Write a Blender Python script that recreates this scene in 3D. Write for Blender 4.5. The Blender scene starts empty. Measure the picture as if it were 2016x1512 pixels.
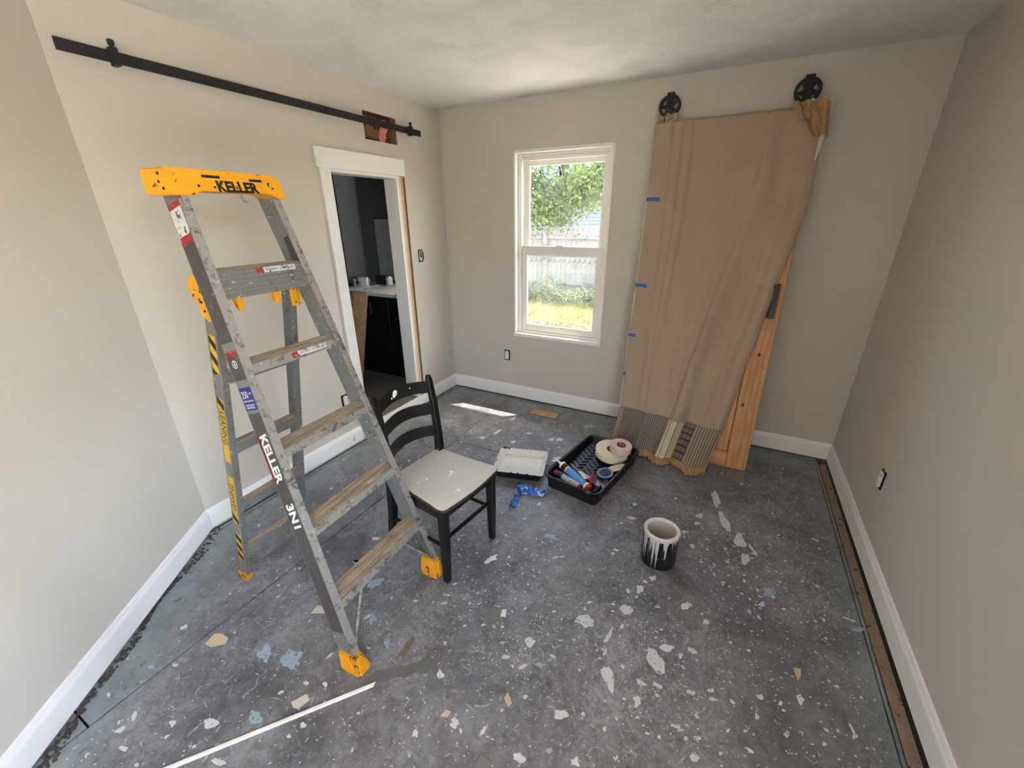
import bpy, bmesh, math, random
from mathutils import Vector, Matrix, noise

S = bpy.context.scene
COL = S.collection
R = math.radians
rnd = random.Random(7)

# ------------------------------------------------------------------ camera, world, sun, exposure
cam_d = bpy.data.cameras.new('camera')
cam_d.sensor_width = 36.0
cam_d.lens = 812.33 * 36.0 / 2016.0
cam_d.clip_start = 0.02
cam = bpy.data.objects.new('camera', cam_d)
COL.objects.link(cam)
RX = Vector((0.88688076, 0.46194395, -0.00709289))
RY = Vector((0.16784028, -0.33646231, -0.92661899))
RZ = Vector((-0.43043253, 0.82061008, -0.37593475))
cm = Matrix((RX, -RY, -RZ)).transposed().to_4x4()
cm.translation = Vector((2.3723, -3.2645, 1.6219))
cam.matrix_world = cm
S.camera = cam

SKY_STRENGTH = 2.2
SUN_STRENGTH = 18.0
EXPOSURE = 1.48
world = bpy.data.worlds.new('sky')
S.world = world
world.use_nodes = True
wn = world.node_tree
sky = wn.nodes.new('ShaderNodeTexSky')
sky.sky_type = 'NISHITA'
sky.sun_disc = False
sky.sun_elevation = R(52)
sky.sun_rotation = R(48)
sky.air_density = 1.0
sky.dust_density = 2.5
bg = wn.nodes['Background']
bg.inputs['Strength'].default_value = SKY_STRENGTH
wn.links.new(sky.outputs[0], bg.inputs[0])

sun_d = bpy.data.lights.new('sun', 'SUN')
sun_d.energy = SUN_STRENGTH
sun_d.angle = R(0.6)
sun_d.color = (1.0, 0.95, 0.88)
sun = bpy.data.objects.new('sun', sun_d)
COL.objects.link(sun)
sun.rotation_euler = Vector((-1.15, -1.0, -1.9)).to_track_quat('-Z', 'Y').to_euler()
sun.location = (6, 6, 9)

vs = S.view_settings
vs.view_transform = 'Standard'
vs.look = 'None'
vs.gamma = 1.0
vs.use_curve_mapping = False
vs.exposure = EXPOSURE

# ------------------------------------------------------------------ helpers
def portal(name, loc, rot, sx, sy):
    l = bpy.data.lights.new(name, 'AREA')
    l.shape = 'RECTANGLE'; l.size = sx; l.size_y = sy
    l.cycles.is_portal = True
    o = bpy.data.objects.new(name, l); COL.objects.link(o)
    o.location = loc; o.rotation_euler = rot
    return o

def lin(c):
    return tuple(((v / 255.0) / 12.92 if v / 255.0 <= 0.04045 else ((v / 255.0 + 0.055) / 1.055) ** 2.4) for v in c[:3]) + (1.0,)

def newmat(name):
    m = bpy.data.materials.new(name); m.use_nodes = True
    nt = m.node_tree
    return m, nt, nt.nodes['Principled BSDF']

def mixc(nt, fac, a, b, blend='MIX'):
    n = nt.nodes.new('ShaderNodeMix'); n.data_type = 'RGBA'; n.blend_type = blend
    for sock, v in ((n.inputs[0], fac), (n.inputs[6], a), (n.inputs[7], b)):
        if hasattr(v, 'is_linked'): nt.links.new(v, sock)
        else: sock.default_value = v
    return n.outputs[2]

def noise_f(nt, scale, detail=4, rough=.55, dist=0., vec=None, lo=None, hi=None, sc=None):
    n = nt.nodes.new('ShaderNodeTexNoise')
    n.inputs['Scale'].default_value = scale; n.inputs['Detail'].default_value = detail
    n.inputs['Roughness'].default_value = rough; n.inputs['Distortion'].default_value = dist
    v = vec if vec is not None else coord(nt)
    if sc is not None: v = mapping(nt, v, sc)
    nt.links.new(v, n.inputs['Vector'])
    o = n.outputs['Fac']
    if lo is not None: o = ramp(nt, o, lo, hi)
    return o

def coord(nt, kind='Object'):
    n = nt.nodes.new('ShaderNodeTexCoord')
    return n.outputs[kind]

def mapping(nt, v, sc=(1, 1, 1), rot=(0, 0, 0), loc=(0, 0, 0)):
    n = nt.nodes.new('ShaderNodeMapping')
    n.inputs['Scale'].default_value = sc; n.inputs['Rotation'].default_value = rot; n.inputs['Location'].default_value = loc
    nt.links.new(v, n.inputs['Vector'])
    return n.outputs[0]

def ramp(nt, f, lo, hi):
    n = nt.nodes.new('ShaderNodeMapRange')
    n.inputs[1].default_value = lo; n.inputs[2].default_value = hi
    nt.links.new(f, n.inputs[0])
    return n.outputs[0]

def mth(nt, op, a, b=None):
    n = nt.nodes.new('ShaderNodeMath'); n.operation = op
    for i, v in enumerate((a, b)):
        if v is None: continue
        if hasattr(v, 'is_linked'): nt.links.new(v, n.inputs[i])
        else: n.inputs[i].default_value = v
    return n.outputs[0]

def bump(nt, bsdf, h, strength=.2, dist=.01):
    n = nt.nodes.new('ShaderNodeBump')
    n.inputs['Strength'].default_value = strength; n.inputs['Distance'].default_value = dist
    nt.links.new(h, n.inputs['Height']); nt.links.new(n.outputs[0], bsdf.inputs['Normal'])

def simple(name, c, rough=.6, metal=0., var=.12, scale=18., bmp=0., spec=.5, speck=None, speck_scale=60., speck_lo=.62, emit=None):
    """plain coloured surface with a little tonal wear; optional specks of a second colour"""
    m, nt, b = newmat(name)
    c = lin(c)
    f = noise_f(nt, scale, 5)
    dark = tuple(v * (1 - var) for v in c[:3]) + (1,); lite = tuple(min(1, v * (1 + var)) for v in c[:3]) + (1,)
    col = mixc(nt, f, dark, lite)
    if speck is not None:
        s = noise_f(nt, speck_scale, 3, .6, lo=speck_lo, hi=speck_lo + .04)
        col = mixc(nt, s, col, lin(speck))
    nt.links.new(col, b.inputs['Base Color'])
    b.inputs['Roughness'].default_value = rough; b.inputs['Metallic'].default_value = metal
    b.inputs['Specular IOR Level'].default_value = spec
    if bmp: bump(nt, b, noise_f(nt, scale * 6, 3), bmp, .004)
    return m

def nm(bm, name, m, parent=None):
    me = bpy.data.meshes.new(name)
    bm.normal_update(); bm.to_mesh(me); bm.free()
    o = bpy.data.objects.new(name, me); COL.objects.link(o)
    if m is not None:
        for k in (m if isinstance(m, (list, tuple)) else [m]): me.materials.append(k)
    if parent is not None: o.parent = parent
    return o

def smooth(o, ang=35):
    me = o.data
    for p in me.polygons: p.use_smooth = True
    me.set_sharp_from_angle(angle=R(ang))
    return o

def tag(o, label, cat, group=None, kind=None):
    if label: o['label'] = label
    if cat: o['category'] = cat
    if group: o['group'] = group
    if kind: o['kind'] = kind
    return o

def struct(o, label=None):
    o['kind'] = 'structure'
    if label: o['label'] = label
    return o

def empty(name, loc=(0, 0, 0), rz=0., rot=None):
    o = bpy.data.objects.new(name, None); COL.objects.link(o)
    o.empty_display_size = .1
    o.location = loc
    o.rotation_euler = rot if rot is not None else (0, 0, rz)
    return o

def B(): return bmesh.new()

def box(bm, x0, x1, y0, y1, z0, z1, bev=0., seg=1, M=None):
    vs_ = [bm.verts.new(p) for p in ((x0, y0, z0), (x1, y0, z0), (x1, y1, z0), (x0, y1, z0), (x0, y0, z1), (x1, y0, z1), (x1, y1, z1), (x0, y1, z1))]
    fs = [(0, 3, 2, 1), (4, 5, 6, 7), (0, 1, 5, 4), (1, 2, 6, 5), (2, 3, 7, 6), (3, 0, 4, 7)]
    ff = [bm.faces.new([vs_[i] for i in f]) for f in fs]
    if M is not None: bmesh.ops.transform(bm, matrix=M, verts=vs_)
    if bev:
        es = list({e for f in ff for e in f.edges})
        bmesh.ops.bevel(bm, geom=es, offset=bev, segments=seg, profile=.5, affect='EDGES')
    return vs_

def hexa(bm, pts, bev=0.):
    """8 points, bottom four then top four"""
    v = [bm.verts.new(p) for p in pts]
    ff = [bm.faces.new([v[i] for i in f]) for f in ((0, 3, 2, 1), (4, 5, 6, 7), (0, 1, 5, 4), (1, 2, 6, 5), (2, 3, 7, 6), (3, 0, 4, 7))]
    bmesh.ops.recalc_face_normals(bm, faces=ff)
    if bev:
        bmesh.ops.bevel(bm, geom=list({e for f in ff for e in f.edges}), offset=bev, segments=2, affect='EDGES')

def prism(bm, prof, vec, cap=True):
    """extrude a closed 3-D profile polygon along vec"""
    vec = Vector(vec)
    a = [bm.verts.new(p) for p in prof]; b = [bm.verts.new(Vector(p) + vec) for p in prof]
    n = len(prof); ff = []
    for i in range(n):
        ff.append(bm.faces.new((a[i], a[(i + 1) % n], b[(i + 1) % n], b[i])))
    if cap:
        ff.append(bm.faces.new(a[::-1])); ff.append(bm.faces.new(b))
    bmesh.ops.recalc_face_normals(bm, faces=ff)

def tube(bm, pts, r, seg=10, cap=True):
    pts = [Vector(p) for p in pts]; n = len(pts)
    rs = r if isinstance(r, (list, tuple)) else [r] * n
    rings = []; up = None
    for i, p in enumerate(pts):
        d = (pts[min(i + 1, n - 1)] - pts[max(i - 1, 0)]).normalized()
        if up is None: up = d.orthogonal().normalized()
        up = (up - d * up.dot(d)).normalized(); w = d.cross(up)
        rings.append([bm.verts.new(p + rs[i] * (math.cos(2 * math.pi * k / seg) * up + math.sin(2 * math.pi * k / seg) * w)) for k in range(seg)])
    for a, b in zip(rings, rings[1:]):
        for k in range(seg): bm.faces.new((a[k], a[(k + 1) % seg], b[(k + 1) % seg], b[k]))
    if cap:
        bm.faces.new(rings[0][::-1]); bm.faces.new(rings[-1])

def lathe(bm, prof, seg=32, M=None, close=False):
    """prof = [(r, z)], revolved about z"""
    rings = []
    for r_, z in prof:
        rings.append([bm.verts.new((r_ * math.cos(2 * math.pi * k / seg), r_ * math.sin(2 * math.pi * k / seg), z)) for k in range(seg)])
    pairs = list(zip(rings, rings[1:]))
    if close: pairs.append((rings[-1], rings[0]))
    for a, b in pairs:
        for k in range(seg): bm.faces.new((a[k], a[(k + 1) % seg], b[(k + 1) % seg], b[k]))
    if not close:
        if prof[0][0] > 1e-6: bm.faces.new(rings[0][::-1])
        if prof[-1][0] > 1e-6: bm.faces.new(rings[-1])
    if M is not None: bmesh.ops.transform(bm, matrix=M, verts=[v for r_ in rings for v in r_])

def grid_surf(bm, f, nu, nv, mat=0, uv=None):
    V = [[bm.verts.new(f(i / nu, j / nv)) for i in range(nu + 1)] for j in range(nv + 1)]
    for j in range(nv):
        for i in range(nu):
            fa = bm.faces.new((V[j][i], V[j][i + 1], V[j + 1][i + 1], V[j + 1][i])); fa.material_index = mat
            if uv is not None:
                for l, (a, b) in zip(fa.loops, ((i, j), (i + 1, j), (i + 1, j + 1), (i, j + 1))): l[uv].uv = (a / nu, b / nv)

def text_mesh(name, s, size, m, parent, M, ext=.0006, shear=0., bold=0., align='CENTER', xs=1.):
    c = bpy.data.curves.new(name, 'FONT'); c.body = s; c.size = size; c.align_x = align; c.align_y = 'CENTER'
    c.extrude = ext; c.shear = shear; c.offset = bold; c.resolution_u = 3
    t = bpy.data.objects.new(name + '_tmp', c); COL.objects.link(t)
    dg = bpy.context.evaluated_depsgraph_get()
    me = bpy.data.meshes.new_from_object(t.evaluated_get(dg))
    bpy.data.objects.remove(t); bpy.data.curves.remove(c)
    me.transform(M @ Matrix.Diagonal((xs, 1, 1, 1)))
    me.materials.clear(); me.materials.append(m)
    me.name = name
    o = bpy.data.objects.new(name, me); COL.objects.link(o)
    if parent is not None: o.parent = parent
    return o

def frame(o, x, y, z):
    """matrix with the given origin and axes"""
    m_ = Matrix((Vector(x).normalized(), Vector(y).normalized(), Vector(z).normalized())).transposed().to_4x4()
    m_.translation = Vector(o)
    return m_

# ------------------------------------------------------------------ materials of the room
def wall_paint(name, c, bs=.12):
    m, nt, b = newmat(name)
    col = mixc(nt, noise_f(nt, 2.2, 3), tuple(v * .97 for v in lin(c)[:3]) + (1,), lin(c))
    nt.links.new(col, b.inputs['Base Color']); b.inputs['Roughness'].default_value = .75
    b.inputs['Specular IOR Level'].default_value = .25
    bump(nt, b, noise_f(nt, 260, 2), bs, .0015)
    return m

M_WALL = wall_paint('greige_wall_paint', (201, 193, 181))
M_TRIM = simple('white_trim_paint', (236, 234, 231), .45, var=.03, scale=9)
M_BATH = wall_paint('charcoal_bathroom_paint', (92, 94, 100))
M_DARK = simple('dark_gap', (22, 21, 20), .9)
M_BLACK = simple('black_powder_coat', (24, 25, 27), .45, var=.2)
M_STUD = simple('raw_framing_wood', (196, 166, 136), .8, var=.2, scale=12)

def ceiling_mat():
    m, nt, b = newmat('stomped_ceiling_paint')
    b.inputs['Base Color'].default_value = lin((240, 238, 230)); b.inputs['Roughness'].default_value = .7
    v = coord(nt)
    # short comma shaped ridges: stretched, strongly distorted noise seen through cell patches
    d = nt.nodes.new('ShaderNodeTexNoise'); d.inputs['Scale'].default_value = 9; nt.links.new(v, d.inputs['Vector'])
    vv = mixc(nt, .10, v, d.outputs['Color'])
    w = nt.nodes.new('ShaderNodeTexWave'); w.wave_type = 'RINGS'; w.inputs['Scale'].default_value = 40; w.inputs['Distortion'].default_value = 9
    w.inputs['Detail'].default_value = 3; w.inputs['Detail Scale'].default_value = 2.2
    nt.links.new(vv, w.inputs['Vector'])
    p = noise_f(nt, 5, 5, .7, lo=.44, hi=.62)
    h = mth(nt, 'MULTIPLY', mth(nt, 'SUBTRACT', w.outputs['Fac'], .5), mth(nt, 'ADD', p, .25))
    bump(nt, b, h, .65, .008)
    return m
M_CEIL = ceiling_mat()

def floor_mat():
    m, nt, b = newmat('painted_subfloor')
    v = coord(nt)
    sep = nt.nodes.new('ShaderNodeSeparateXYZ'); nt.links.new(v, sep.inputs[0])
    base = mixc(nt, noise_f(nt, 3.4, 9, .74, .5, v, .36, .64), lin((82, 83, 90)), lin((140, 141, 149)))
    base = mixc(nt, mth(nt, 'MULTIPLY', noise_f(nt, 19, 9, .8, .9, v, .46, .66), .75), base, lin((72, 71, 75)))
    pale = noise_f(nt, 1.7, 5, .65, .4, v, .36, .66)
    scuff = noise_f(nt, 30, 10, .86, 1.5, v, .50, .72)
    base = mixc(nt, mth(nt, 'MULTIPLY', scuff, mth(nt, 'ADD', mth(nt, 'MULTIPLY', pale, .85), .25)), base, lin((182, 182, 188)))
    streak = noise_f(nt, 60, 8, .88, 3.4, v, .565, .68, sc=(1., .5, 1.))
    base = mixc(nt, mth(nt, 'MULTIPLY', streak, mth(nt, 'ADD', mth(nt, 'MULTIPLY', pale, .6), .3)), base, lin((196, 195, 198)))
    fine = noise_f(nt, 210, 3, .6, .5, v, .66, .70)
    base = mixc(nt, mth(nt, 'MULTIPLY', fine, mth(nt, 'ADD', mth(nt, 'MULTIPLY', pale, .7), .1)), base, lin((205, 205, 208)))
    olive = noise_f(nt, 2.0, 4, .6, 0, v, .50, .70)
    base = mixc(nt, mth(nt, 'MULTIPLY', olive, .30), base, lin((92, 90, 76)))
    # bare blue-green margin along the walls, with a ragged rolled edge
    wob = mth(nt, 'MULTIPLY', mth(nt, 'SUBTRACT', noise_f(nt, 4.5, 6, .7), .5), .42)
    dl = mth(nt, 'MINIMUM', sep.outputs[0], mth(nt, 'SUBTRACT', 3.28, sep.outputs[0]))
    db = mth(nt, 'MULTIPLY', sep.outputs[1], -1.)
    # slanted near wall: distance = (x)*.812 + (y+2.4086)*.583
    dn = mth(nt, 'ADD', mth(nt, 'MULTIPLY', sep.outputs[0], .812), mth(nt, 'MULTIPLY', mth(nt, 'ADD', sep.outputs[1], 2.4086), .583))
    dd = mth(nt, 'MINIMUM', mth(nt, 'MINIMUM', dl, db), dn)
    marg = mth(nt, 'SUBTRACT', 1., ramp(nt, mth(nt, 'ADD', dd, wob), .12, .30))
    teal = mixc(nt, noise_f(nt, 9, 5, .65, 0, v, .38, .62), lin((118, 128, 130)), lin((146, 157, 159)))
    teal = mixc(nt, noise_f(nt, 22, 6, .7, .5, v, .56, .66), teal, lin((86, 90, 86)))
    base = mixc(nt, mth(nt, 'MULTIPLY', marg, .72), base, teal)
    nt.links.new(base, b.inputs['Base Color'])
    rg = ramp(nt, noise_f(nt, 11, 5, .7, 0, v), .3, .7)
    rg = mth(nt, 'ADD', mth(nt, 'MULTIPLY', rg, .18), .42)
    nt.links.new(rg, b.inputs['Roughness'])
    bump(nt, b, noise_f(nt, 60, 6, .7, .3, v), .25, .003)
    return m
M_FLOOR = floor_mat()

# ------------------------------------------------------------------ room shell
W, H = 3.192, 2.44
YN, ANG = -2.4086, R(35.69)          # where the slanted near wall starts on the left wall, and its turn
ND = Vector((math.sin(ANG), -math.cos(ANG), 0)); NN = Vector((math.cos(ANG), math.sin(ANG), 0))
YF = -5.2                            # wall behind the camera
XE = ND.x / -ND.y * (YN - YF)        # x where the slanted wall meets it

def slab_holes(name, m, axis, p0, p1, a0, a1, z0, z1, holes, parent=None):
    """wall sheet between p0 and p1 along axis ('x' or 'y'), spanning a0..a1 and z0..z1, with rectangular holes"""
    bm = B()
    A = sorted({a0, a1, *[h[0] for h in holes], *[h[1] for h in holes]}); Z = sorted({z0, z1, *[h[2] for h in holes], *[h[3] for h in holes]})
    solid = {}
    for i in range(len(A) - 1):
        for j in range(len(Z) - 1):
            ca, cz = (A[i] + A[i + 1]) / 2, (Z[j] + Z[j + 1]) / 2
            solid[i, j] = not any(h[0] < ca < h[1] and h[2] < cz < h[3] for h in holes)
    def P(p, a, z): return (p, a, z) if axis == 'x' else (a, p, z)
    vc = {}
    def V(p, a, z):
        k = (p, a, z)
        if k not in vc: vc[k] = bm.verts.new(P(p, a, z))
        return vc[k]
    ff = []
    for (i, j), s in solid.items():
        if not s: continue
        a, b_, c, d = A[i], A[i + 1], Z[j], Z[j + 1]
        ff.append(bm.faces.new([V(p0, a, c), V(p0, b_, c), V(p0, b_, d), V(p0, a, d)]))
        ff.append(bm.faces.new([V(p1, a, c), V(p1, a, d), V(p1, b_, d), V(p1, b_, c)]))
        for di, dj, q in ((-1, 0, ((a, c), (a, d))), (1, 0, ((b_, c), (b_, d))), (0, -1, ((a, c), (b_, c))), (0, 1, ((a, d), (b_, d)))):
            if not solid.get((i + di, j + dj), False):
                (qa, qz), (ra, rz) = q
                ff.append(bm.faces.new([V(p0, qa, qz), V(p1, qa, qz), V(p1, ra, rz), V(p0, ra, rz)]))
    bmesh.ops.recalc_face_normals(bm, faces=ff)
    return nm(bm, name, m, parent)

WX0, WX1, WZ0, WZ1 = .693, 1.488, .615, 2.096      # back window opening
RY0, RY1, RZ0, RZ1 = -5.05, -3.10, .62, 2.18       # window in the right wall, beside and behind the camera

wl = struct(slab_holes('wall_left', M_WALL, 'x', -.0125, 0, YN, 0, 0, H, [(-1.21, -.50, -.01, 1.915), (-.862, -.536, 2.12, 2.288)]), 'greige left wall with doorway and a square cut-out above it')
bk = slab_holes('wall_backing', M_BATH, 'x', -.122, -.11, -2.6, .12, 0, H, [(-1.21, -.55, -.01, 1.915)], wl)
wb = struct(slab_holes('wall_back', M_WALL, 'y', 0, .13, 0, W, 0, H, [(WX0, WX1, WZ0, WZ1)]), 'greige back wall with the white sash window')
wr = struct(slab_holes('wall_right', M_WALL, 'x', W, W + .13, YF, .13, 0, H, [(RY0, RY1, RZ0, RZ1)]), 'greige right wall')
bm = B()
A0 = Vector((0, YN, 0)); A1 = Vector((XE, YF, 0))
prism(bm, [A0, A1, A1 - NN * .1, A0 - NN * .1], (0, 0, H))
wn_ = struct(nm(bm, 'wall_near', M_WALL), 'greige slanted wall at the near left')
bm = B(); box(bm, XE - .1, W + .13, YF - .12, YF, 0, H)
struct(nm(bm, 'wall_front', M_WALL), 'greige wall behind the viewer')
bm = B(); box(bm, -.13, W + .13, YF - .12, .13, H, H + .1)
struct(nm(bm, 'ceiling', M_CEIL), 'white stomp-textured ceiling')

# the floor: dark joists level below, painted sheets on top with open joints
bm = B(); box(bm, -.13, W + .13, YF - .1, .13, -.06, -.014)
fl = struct(nm(bm, 'floor', M_DARK), 'paint-splattered grey subfloor sheets with open joints')
def sheet(x0, x1, y0, y1, m=None, name='floor_panel', z=0., g=.0022, gr=None):
    bm = B(); gr = g if gr is None else gr
    box(bm, x0 + g, x1 - gr, y0 + g, y1 - g, -.0145, z)
    return nm(bm, name, m or M_FLOOR, fl)
BW = .058
sheet(.024, BW - .004, -2.5, -.024); sheet(BW - .004, W - .075, -BW + .004, -.024)            # narrow strips along left and back wall
xs_ = [BW, .662, 1.882, 3.108]
for i in range(3):
    ys = {0: [YF, -3.17, -.73, -BW], 1: [YF, -3.0, -1.95 + .06, -BW], 2: [YF, -3.11, -.672, -BW]}[i]
    if i == 1: ys = [YF, -3.4, -.965, -BW]
    for y0, y1 in zip(ys, ys[1:]): sheet(xs_[i], xs_[i + 1], y0, y1, g=.0003 if i == 2 else .0032, gr=.0003 if i == 1 else .0032)
sheet(3.108, 3.124, YF, -BW)
M_TACK = simple('worn_tack_strip_wood', (132, 112, 94), .85, var=.35, scale=16, speck=(48, 40, 34), speck_scale=34, speck_lo=.62)
bm = B(); box(bm, 3.126, 3.166, YF, -.09, -.014, .005, .002)
tk = nm(bm, 'tack_strip', M_TACK, fl); tk['label'] = 'bare brown tack strip along the right baseboard'

# baseboards with an eased top
def base_prof(): return [(0, .012), (.014, .012), (.014, .095), (.0125, .104), (.0095, .111), (.0085, .119), (.006, .127), (0, .1285)]
def baseboard(name, p0, p1, nrm, label):
    bm = B(); p0, p1, nrm = Vector(p0), Vector(p1), Vector(nrm)
    prism(bm, [p0 + nrm * a + Vector((0, 0, z)) for a, z in base_prof()], p1 - p0)
    return struct(nm(bm, name, M_TRIM), label)
baseboard('baseboard_back', (0, 0, 0), (W, 0, 0), (0, -1, 0), 'white baseboard under the window')
baseboard('baseboard_right', (W, 0, 0), (W, YF, 0), (-1, 0, 0), 'white baseboard along the right wall')
baseboard('baseboard_left', (0, -1.285, 0), (0, YN - .004, 0), (1, 0, 0), 'white baseboard behind the ladder')
baseboard('baseboard_corner', (0, -.502, 0), (0, 0, 0), (1, 0, 0), 'short white baseboard between doorway and window corner')
baseboard('baseboard_near', A0 - ND * .0045, A1, NN, 'white baseboard on the slanted near wall')
bm = B(); box(bm, .0, .012, -1.21, -.50, .012, .098)
struct(nm(bm, 'trim_1', M_TRIM), 'white riser board below the raised doorway floor')

# crumbled edge along the slanted baseboard
M_RUB = simple('crumbled_plaster_debris', (70, 64, 57), .95, var=.5, scale=60, bmp=.5)
bm = B(); k = 0
r2 = random.Random(3)
for i in range(620):
    s = r2.random() ** .9 * 1.75
    wd = .05 * max(0, noise.noise(Vector((s * 3.1, 0, 0))) + .55)
    d = .016 + r2.random() * wd
    c = A0 + ND * s + NN * d; q = .003 + r2.random() * .007
    T = Matrix.Translation(c + Vector((0, 0, .002))) @ Matrix.Rotation(r2.random() * 6, 4, 'Z') @ Matrix.Diagonal((q, q * .7, q * .5, 1))
    bmesh.ops.create_icosphere(bm, subdivisions=1, radius=1, matrix=T)
o = nm(bm, 'plaster_debris', M_RUB)
tag(o, 'line of dark crumbled debris along the slanted baseboard', 'debris', kind='stuff')

# ------------------------------------------------------------------ doorway in the left wall
dr = struct(empty('door_1', (0, -.9, 0)), 'doorway with white header, fluted left casing and missing right casing')
def dpart(name, m, *bx, bev=.0015):
    bm = B(); x0, x1, y0, y1, z0, z1 = bx
    box(bm, x0, x1, y0 + .9, y1 + .9, z0, z1, bev)
    return nm(bm, name, m, dr)
dpart('header', M_TRIM, 0, .021, -1.300, -.513, 1.913, 2.026)
bm = B()                                        # fluted casing, flutes as real grooves
y0, y1 = -1.283 + .9, -1.208 + .9
prof = [(0, y0), (.016, y0), (.018, y0 + .003)]
for k in range(5):
    a = y0 + .010 + k * .0125
    prof += [(.018, a), (.0135, a + .003), (.0135, a + .006), (.018, a + .009)]
prof += [(.018, y1 - .002), (.016, y1), (0, y1)]
prism(bm, [(x, y, .03) for x, y in prof], (0, 0, 1.883))
nm(bm, 'casing', M_TRIM, dr)
dpart('jamb', M_TRIM, -.122, .004, -.600, -.580, .1, 1.913)
dpart('jamb', M_TRIM, -.122, .004, -1.228, -1.208, .1, 1.913)
dpart('head_jamb', M_TRIM, -.122, .004, -1.208, -.600, 1.893, 1.913)
dpart('wall_stud', simple('pinkish_raw_wood', (220, 200, 182), .8, var=.12, scale=10), -.10, -.004, -.578, -.546, .02, 1.913)
dpart('wall_stud', M_STUD, -.10, -.012, -.538, -.506, .02, 1.913)
M_EDGE = simple('torn_drywall_edge', (122, 88, 60), .9, var=.4, scale=40)
bm = B()
for i in range(60):
    z = .03 + i * .0312; d = .004 + .003 * noise.noise(Vector((0, 0, z * 9)))
    box(bm, -.012, -.003, -.5045 - d + .9, -.4995 + .9, z, z + .031)
nm(bm, 'drywall_edge', M_EDGE, dr)

# cavity behind the square hole: studs, sheathing board and pink insulation
M_RED = simple('red_brown_lath', (74, 40, 28), .85, var=.4, scale=9)
M_OLDW = simple('old_brown_framing', (126, 88, 52), .85, var=.4, scale=14, speck=(70, 42, 24), speck_scale=16, speck_lo=.55)
cav = empty('wall_cavity', (-.05, -.70, 2.2))
tag(cav, 'square cut-out above the doorway showing wood framing and pink insulation', 'wall cavity')
def cpart(name, m, *bx):
    bm = B(); x0, x1, y0, y1, z0, z1 = bx; box(bm, x0 + .05, x1 + .05, y0 + .7, y1 + .7, z0 - 2.2, z1 - 2.2, .002)
    return nm(bm, name, m, cav)
cpart('sheathing', M_RED, -.108, -.10, -1.0, -.4, 2.0, 2.42)
cpart('framing_block', M_OLDW, -.10, -.03, -.845, -.70, 2.135, 2.27)
cpart('framing_stud', M_OLDW, -.10, -.02, -.565, -.525, 2.0, 2.42)
cpart('framing_rail', M_RED, -.10, -.035, -1.0, -.40, 2.27, 2.31)
bm = B()
bmesh.ops.create_icosphere(bm, subdivisions=4, radius=1)
for v in bm.verts:
    d = 1 + .35 * noise.noise(v.co * 2.2) + .2 * noise.noise(v.co * 6)
    v.co = Vector((v.co.x * .022 * d - .002, v.co.y * .032 * d + .075 + .02 * math.sin(v.co.z * 3), v.co.z * .085 * d + .0))
o = nm(bm, 'insulation', simple('pink_fibreglass', (226, 140, 146), .95, var=.3, scale=30, bmp=.4), cav); smooth(o, 80)
o['label'] = 'pink insulation'

# ------------------------------------------------------------------ bathroom beyond
def bstruct(name, m, *bx, label=None):
    bm = B(); box(bm, *bx); return struct(nm(bm, name, m), label)
M_BFLOOR = simple('bathroom_subfloor', (120, 112, 106), .7, var=.25, scale=7, speck=(170, 166, 160), speck_scale=40, speck_lo=.64)
bstruct('floor_bathroom', M_BFLOOR, -2.1, -.0, -1.9, .24, .03, .1, label='dusty grey floor of the bathroom beyond')
bstruct('wall_bathroom_back', M_BATH, -2.1, -.122, .22, .34, .1, H, label='dark bathroom wall with the mirror')
bstruct('wall_bathroom_left', M_BATH, -2.2, -2.1, -2.0, .34, .1, H, label='far dark bathroom wall')
bstruct('wall_bathroom_front', M_BATH, -2.2, -.122, -2.0, -1.9, .1, H, label='near dark bathroom wall')
bstruct('ceiling_bathroom', M_BATH, -2.2, -.122, -2.0, .34, H, H + .1, label='bathroom ceiling')
bstruct('wall_bathroom_chase', M_BATH, -1.72, -1.28, -.06, .22, .95, H, label='boxed-in corner of the bathroom')

M_CAB = simple('black_cabinet_paint', (13, 13, 14), .5)
M_TOP = simple('cultured_marble', (205, 200, 192), .3, var=.06, scale=5)
van = empty('vanity', (-.72, -.06, .1)); tag(van, 'black bathroom vanity cabinet under a pale counter', 'vanity')
def vpart(name, m, *bx, bev=.002, par=None):
    bm = B(); x0, x1, y0, y1, z0, z1 = bx; box(bm, x0 + .72, x1 + .72, y0 + .06, y1 + .06, z0 - .1, z1 - .1, bev)
    return nm(bm, name, m, par or van)
vpart('cabinet_body', M_CAB, -1.27, -.14, -.28, .218, .10, .915)
for x0, x1 in ((-1.25, -.92), (-.90, -.53), (-.51, -.16)):
    d = vpart('cabinet_door', M_CAB, x0, x1, -.298, -.28, .36, .89)
    d2 = vpart('cabinet_drawer', M_CAB, x0, x1, -.298, -.28, .16, .34)
M_STEELD = simple('dark_steel', (70, 70, 74), .4, .6)
M_CHROME = simple('brushed_nickel', (190, 188, 184), .3, 1.)
bm = B(); tube(bm, [(-.02, -.24, .63), (-.02, -.26, .63), (-.02, -.26, .75), (-.02, -.24, .75)], .005)
nm(bm, 'pull_handle', M_STEELD, van)
bm = B()
box(bm, -1.285 + .72, -.135 + .72, -.315 + .06, -.24 + .06, .815, .85, .004)
box(bm, -1.285 + .72, -.135 + .72, .10 + .06, .218 + .06, .815, .85, .004)
box(bm, -1.285 + .72, -1.0 + .72, -.24 + .06, .10 + .06, .815, .85)
box(bm, -.42 + .72, -.135 + .72, -.24 + .06, .10 + .06, .815, .85)
ct = nm(bm, 'countertop', M_TOP, van)
bm = B()
prof = [(1.0, 0), (.93, -.02), (.8, -.07), (.5, -.11), (.12, -.125), (.0001, -.125)]
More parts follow.
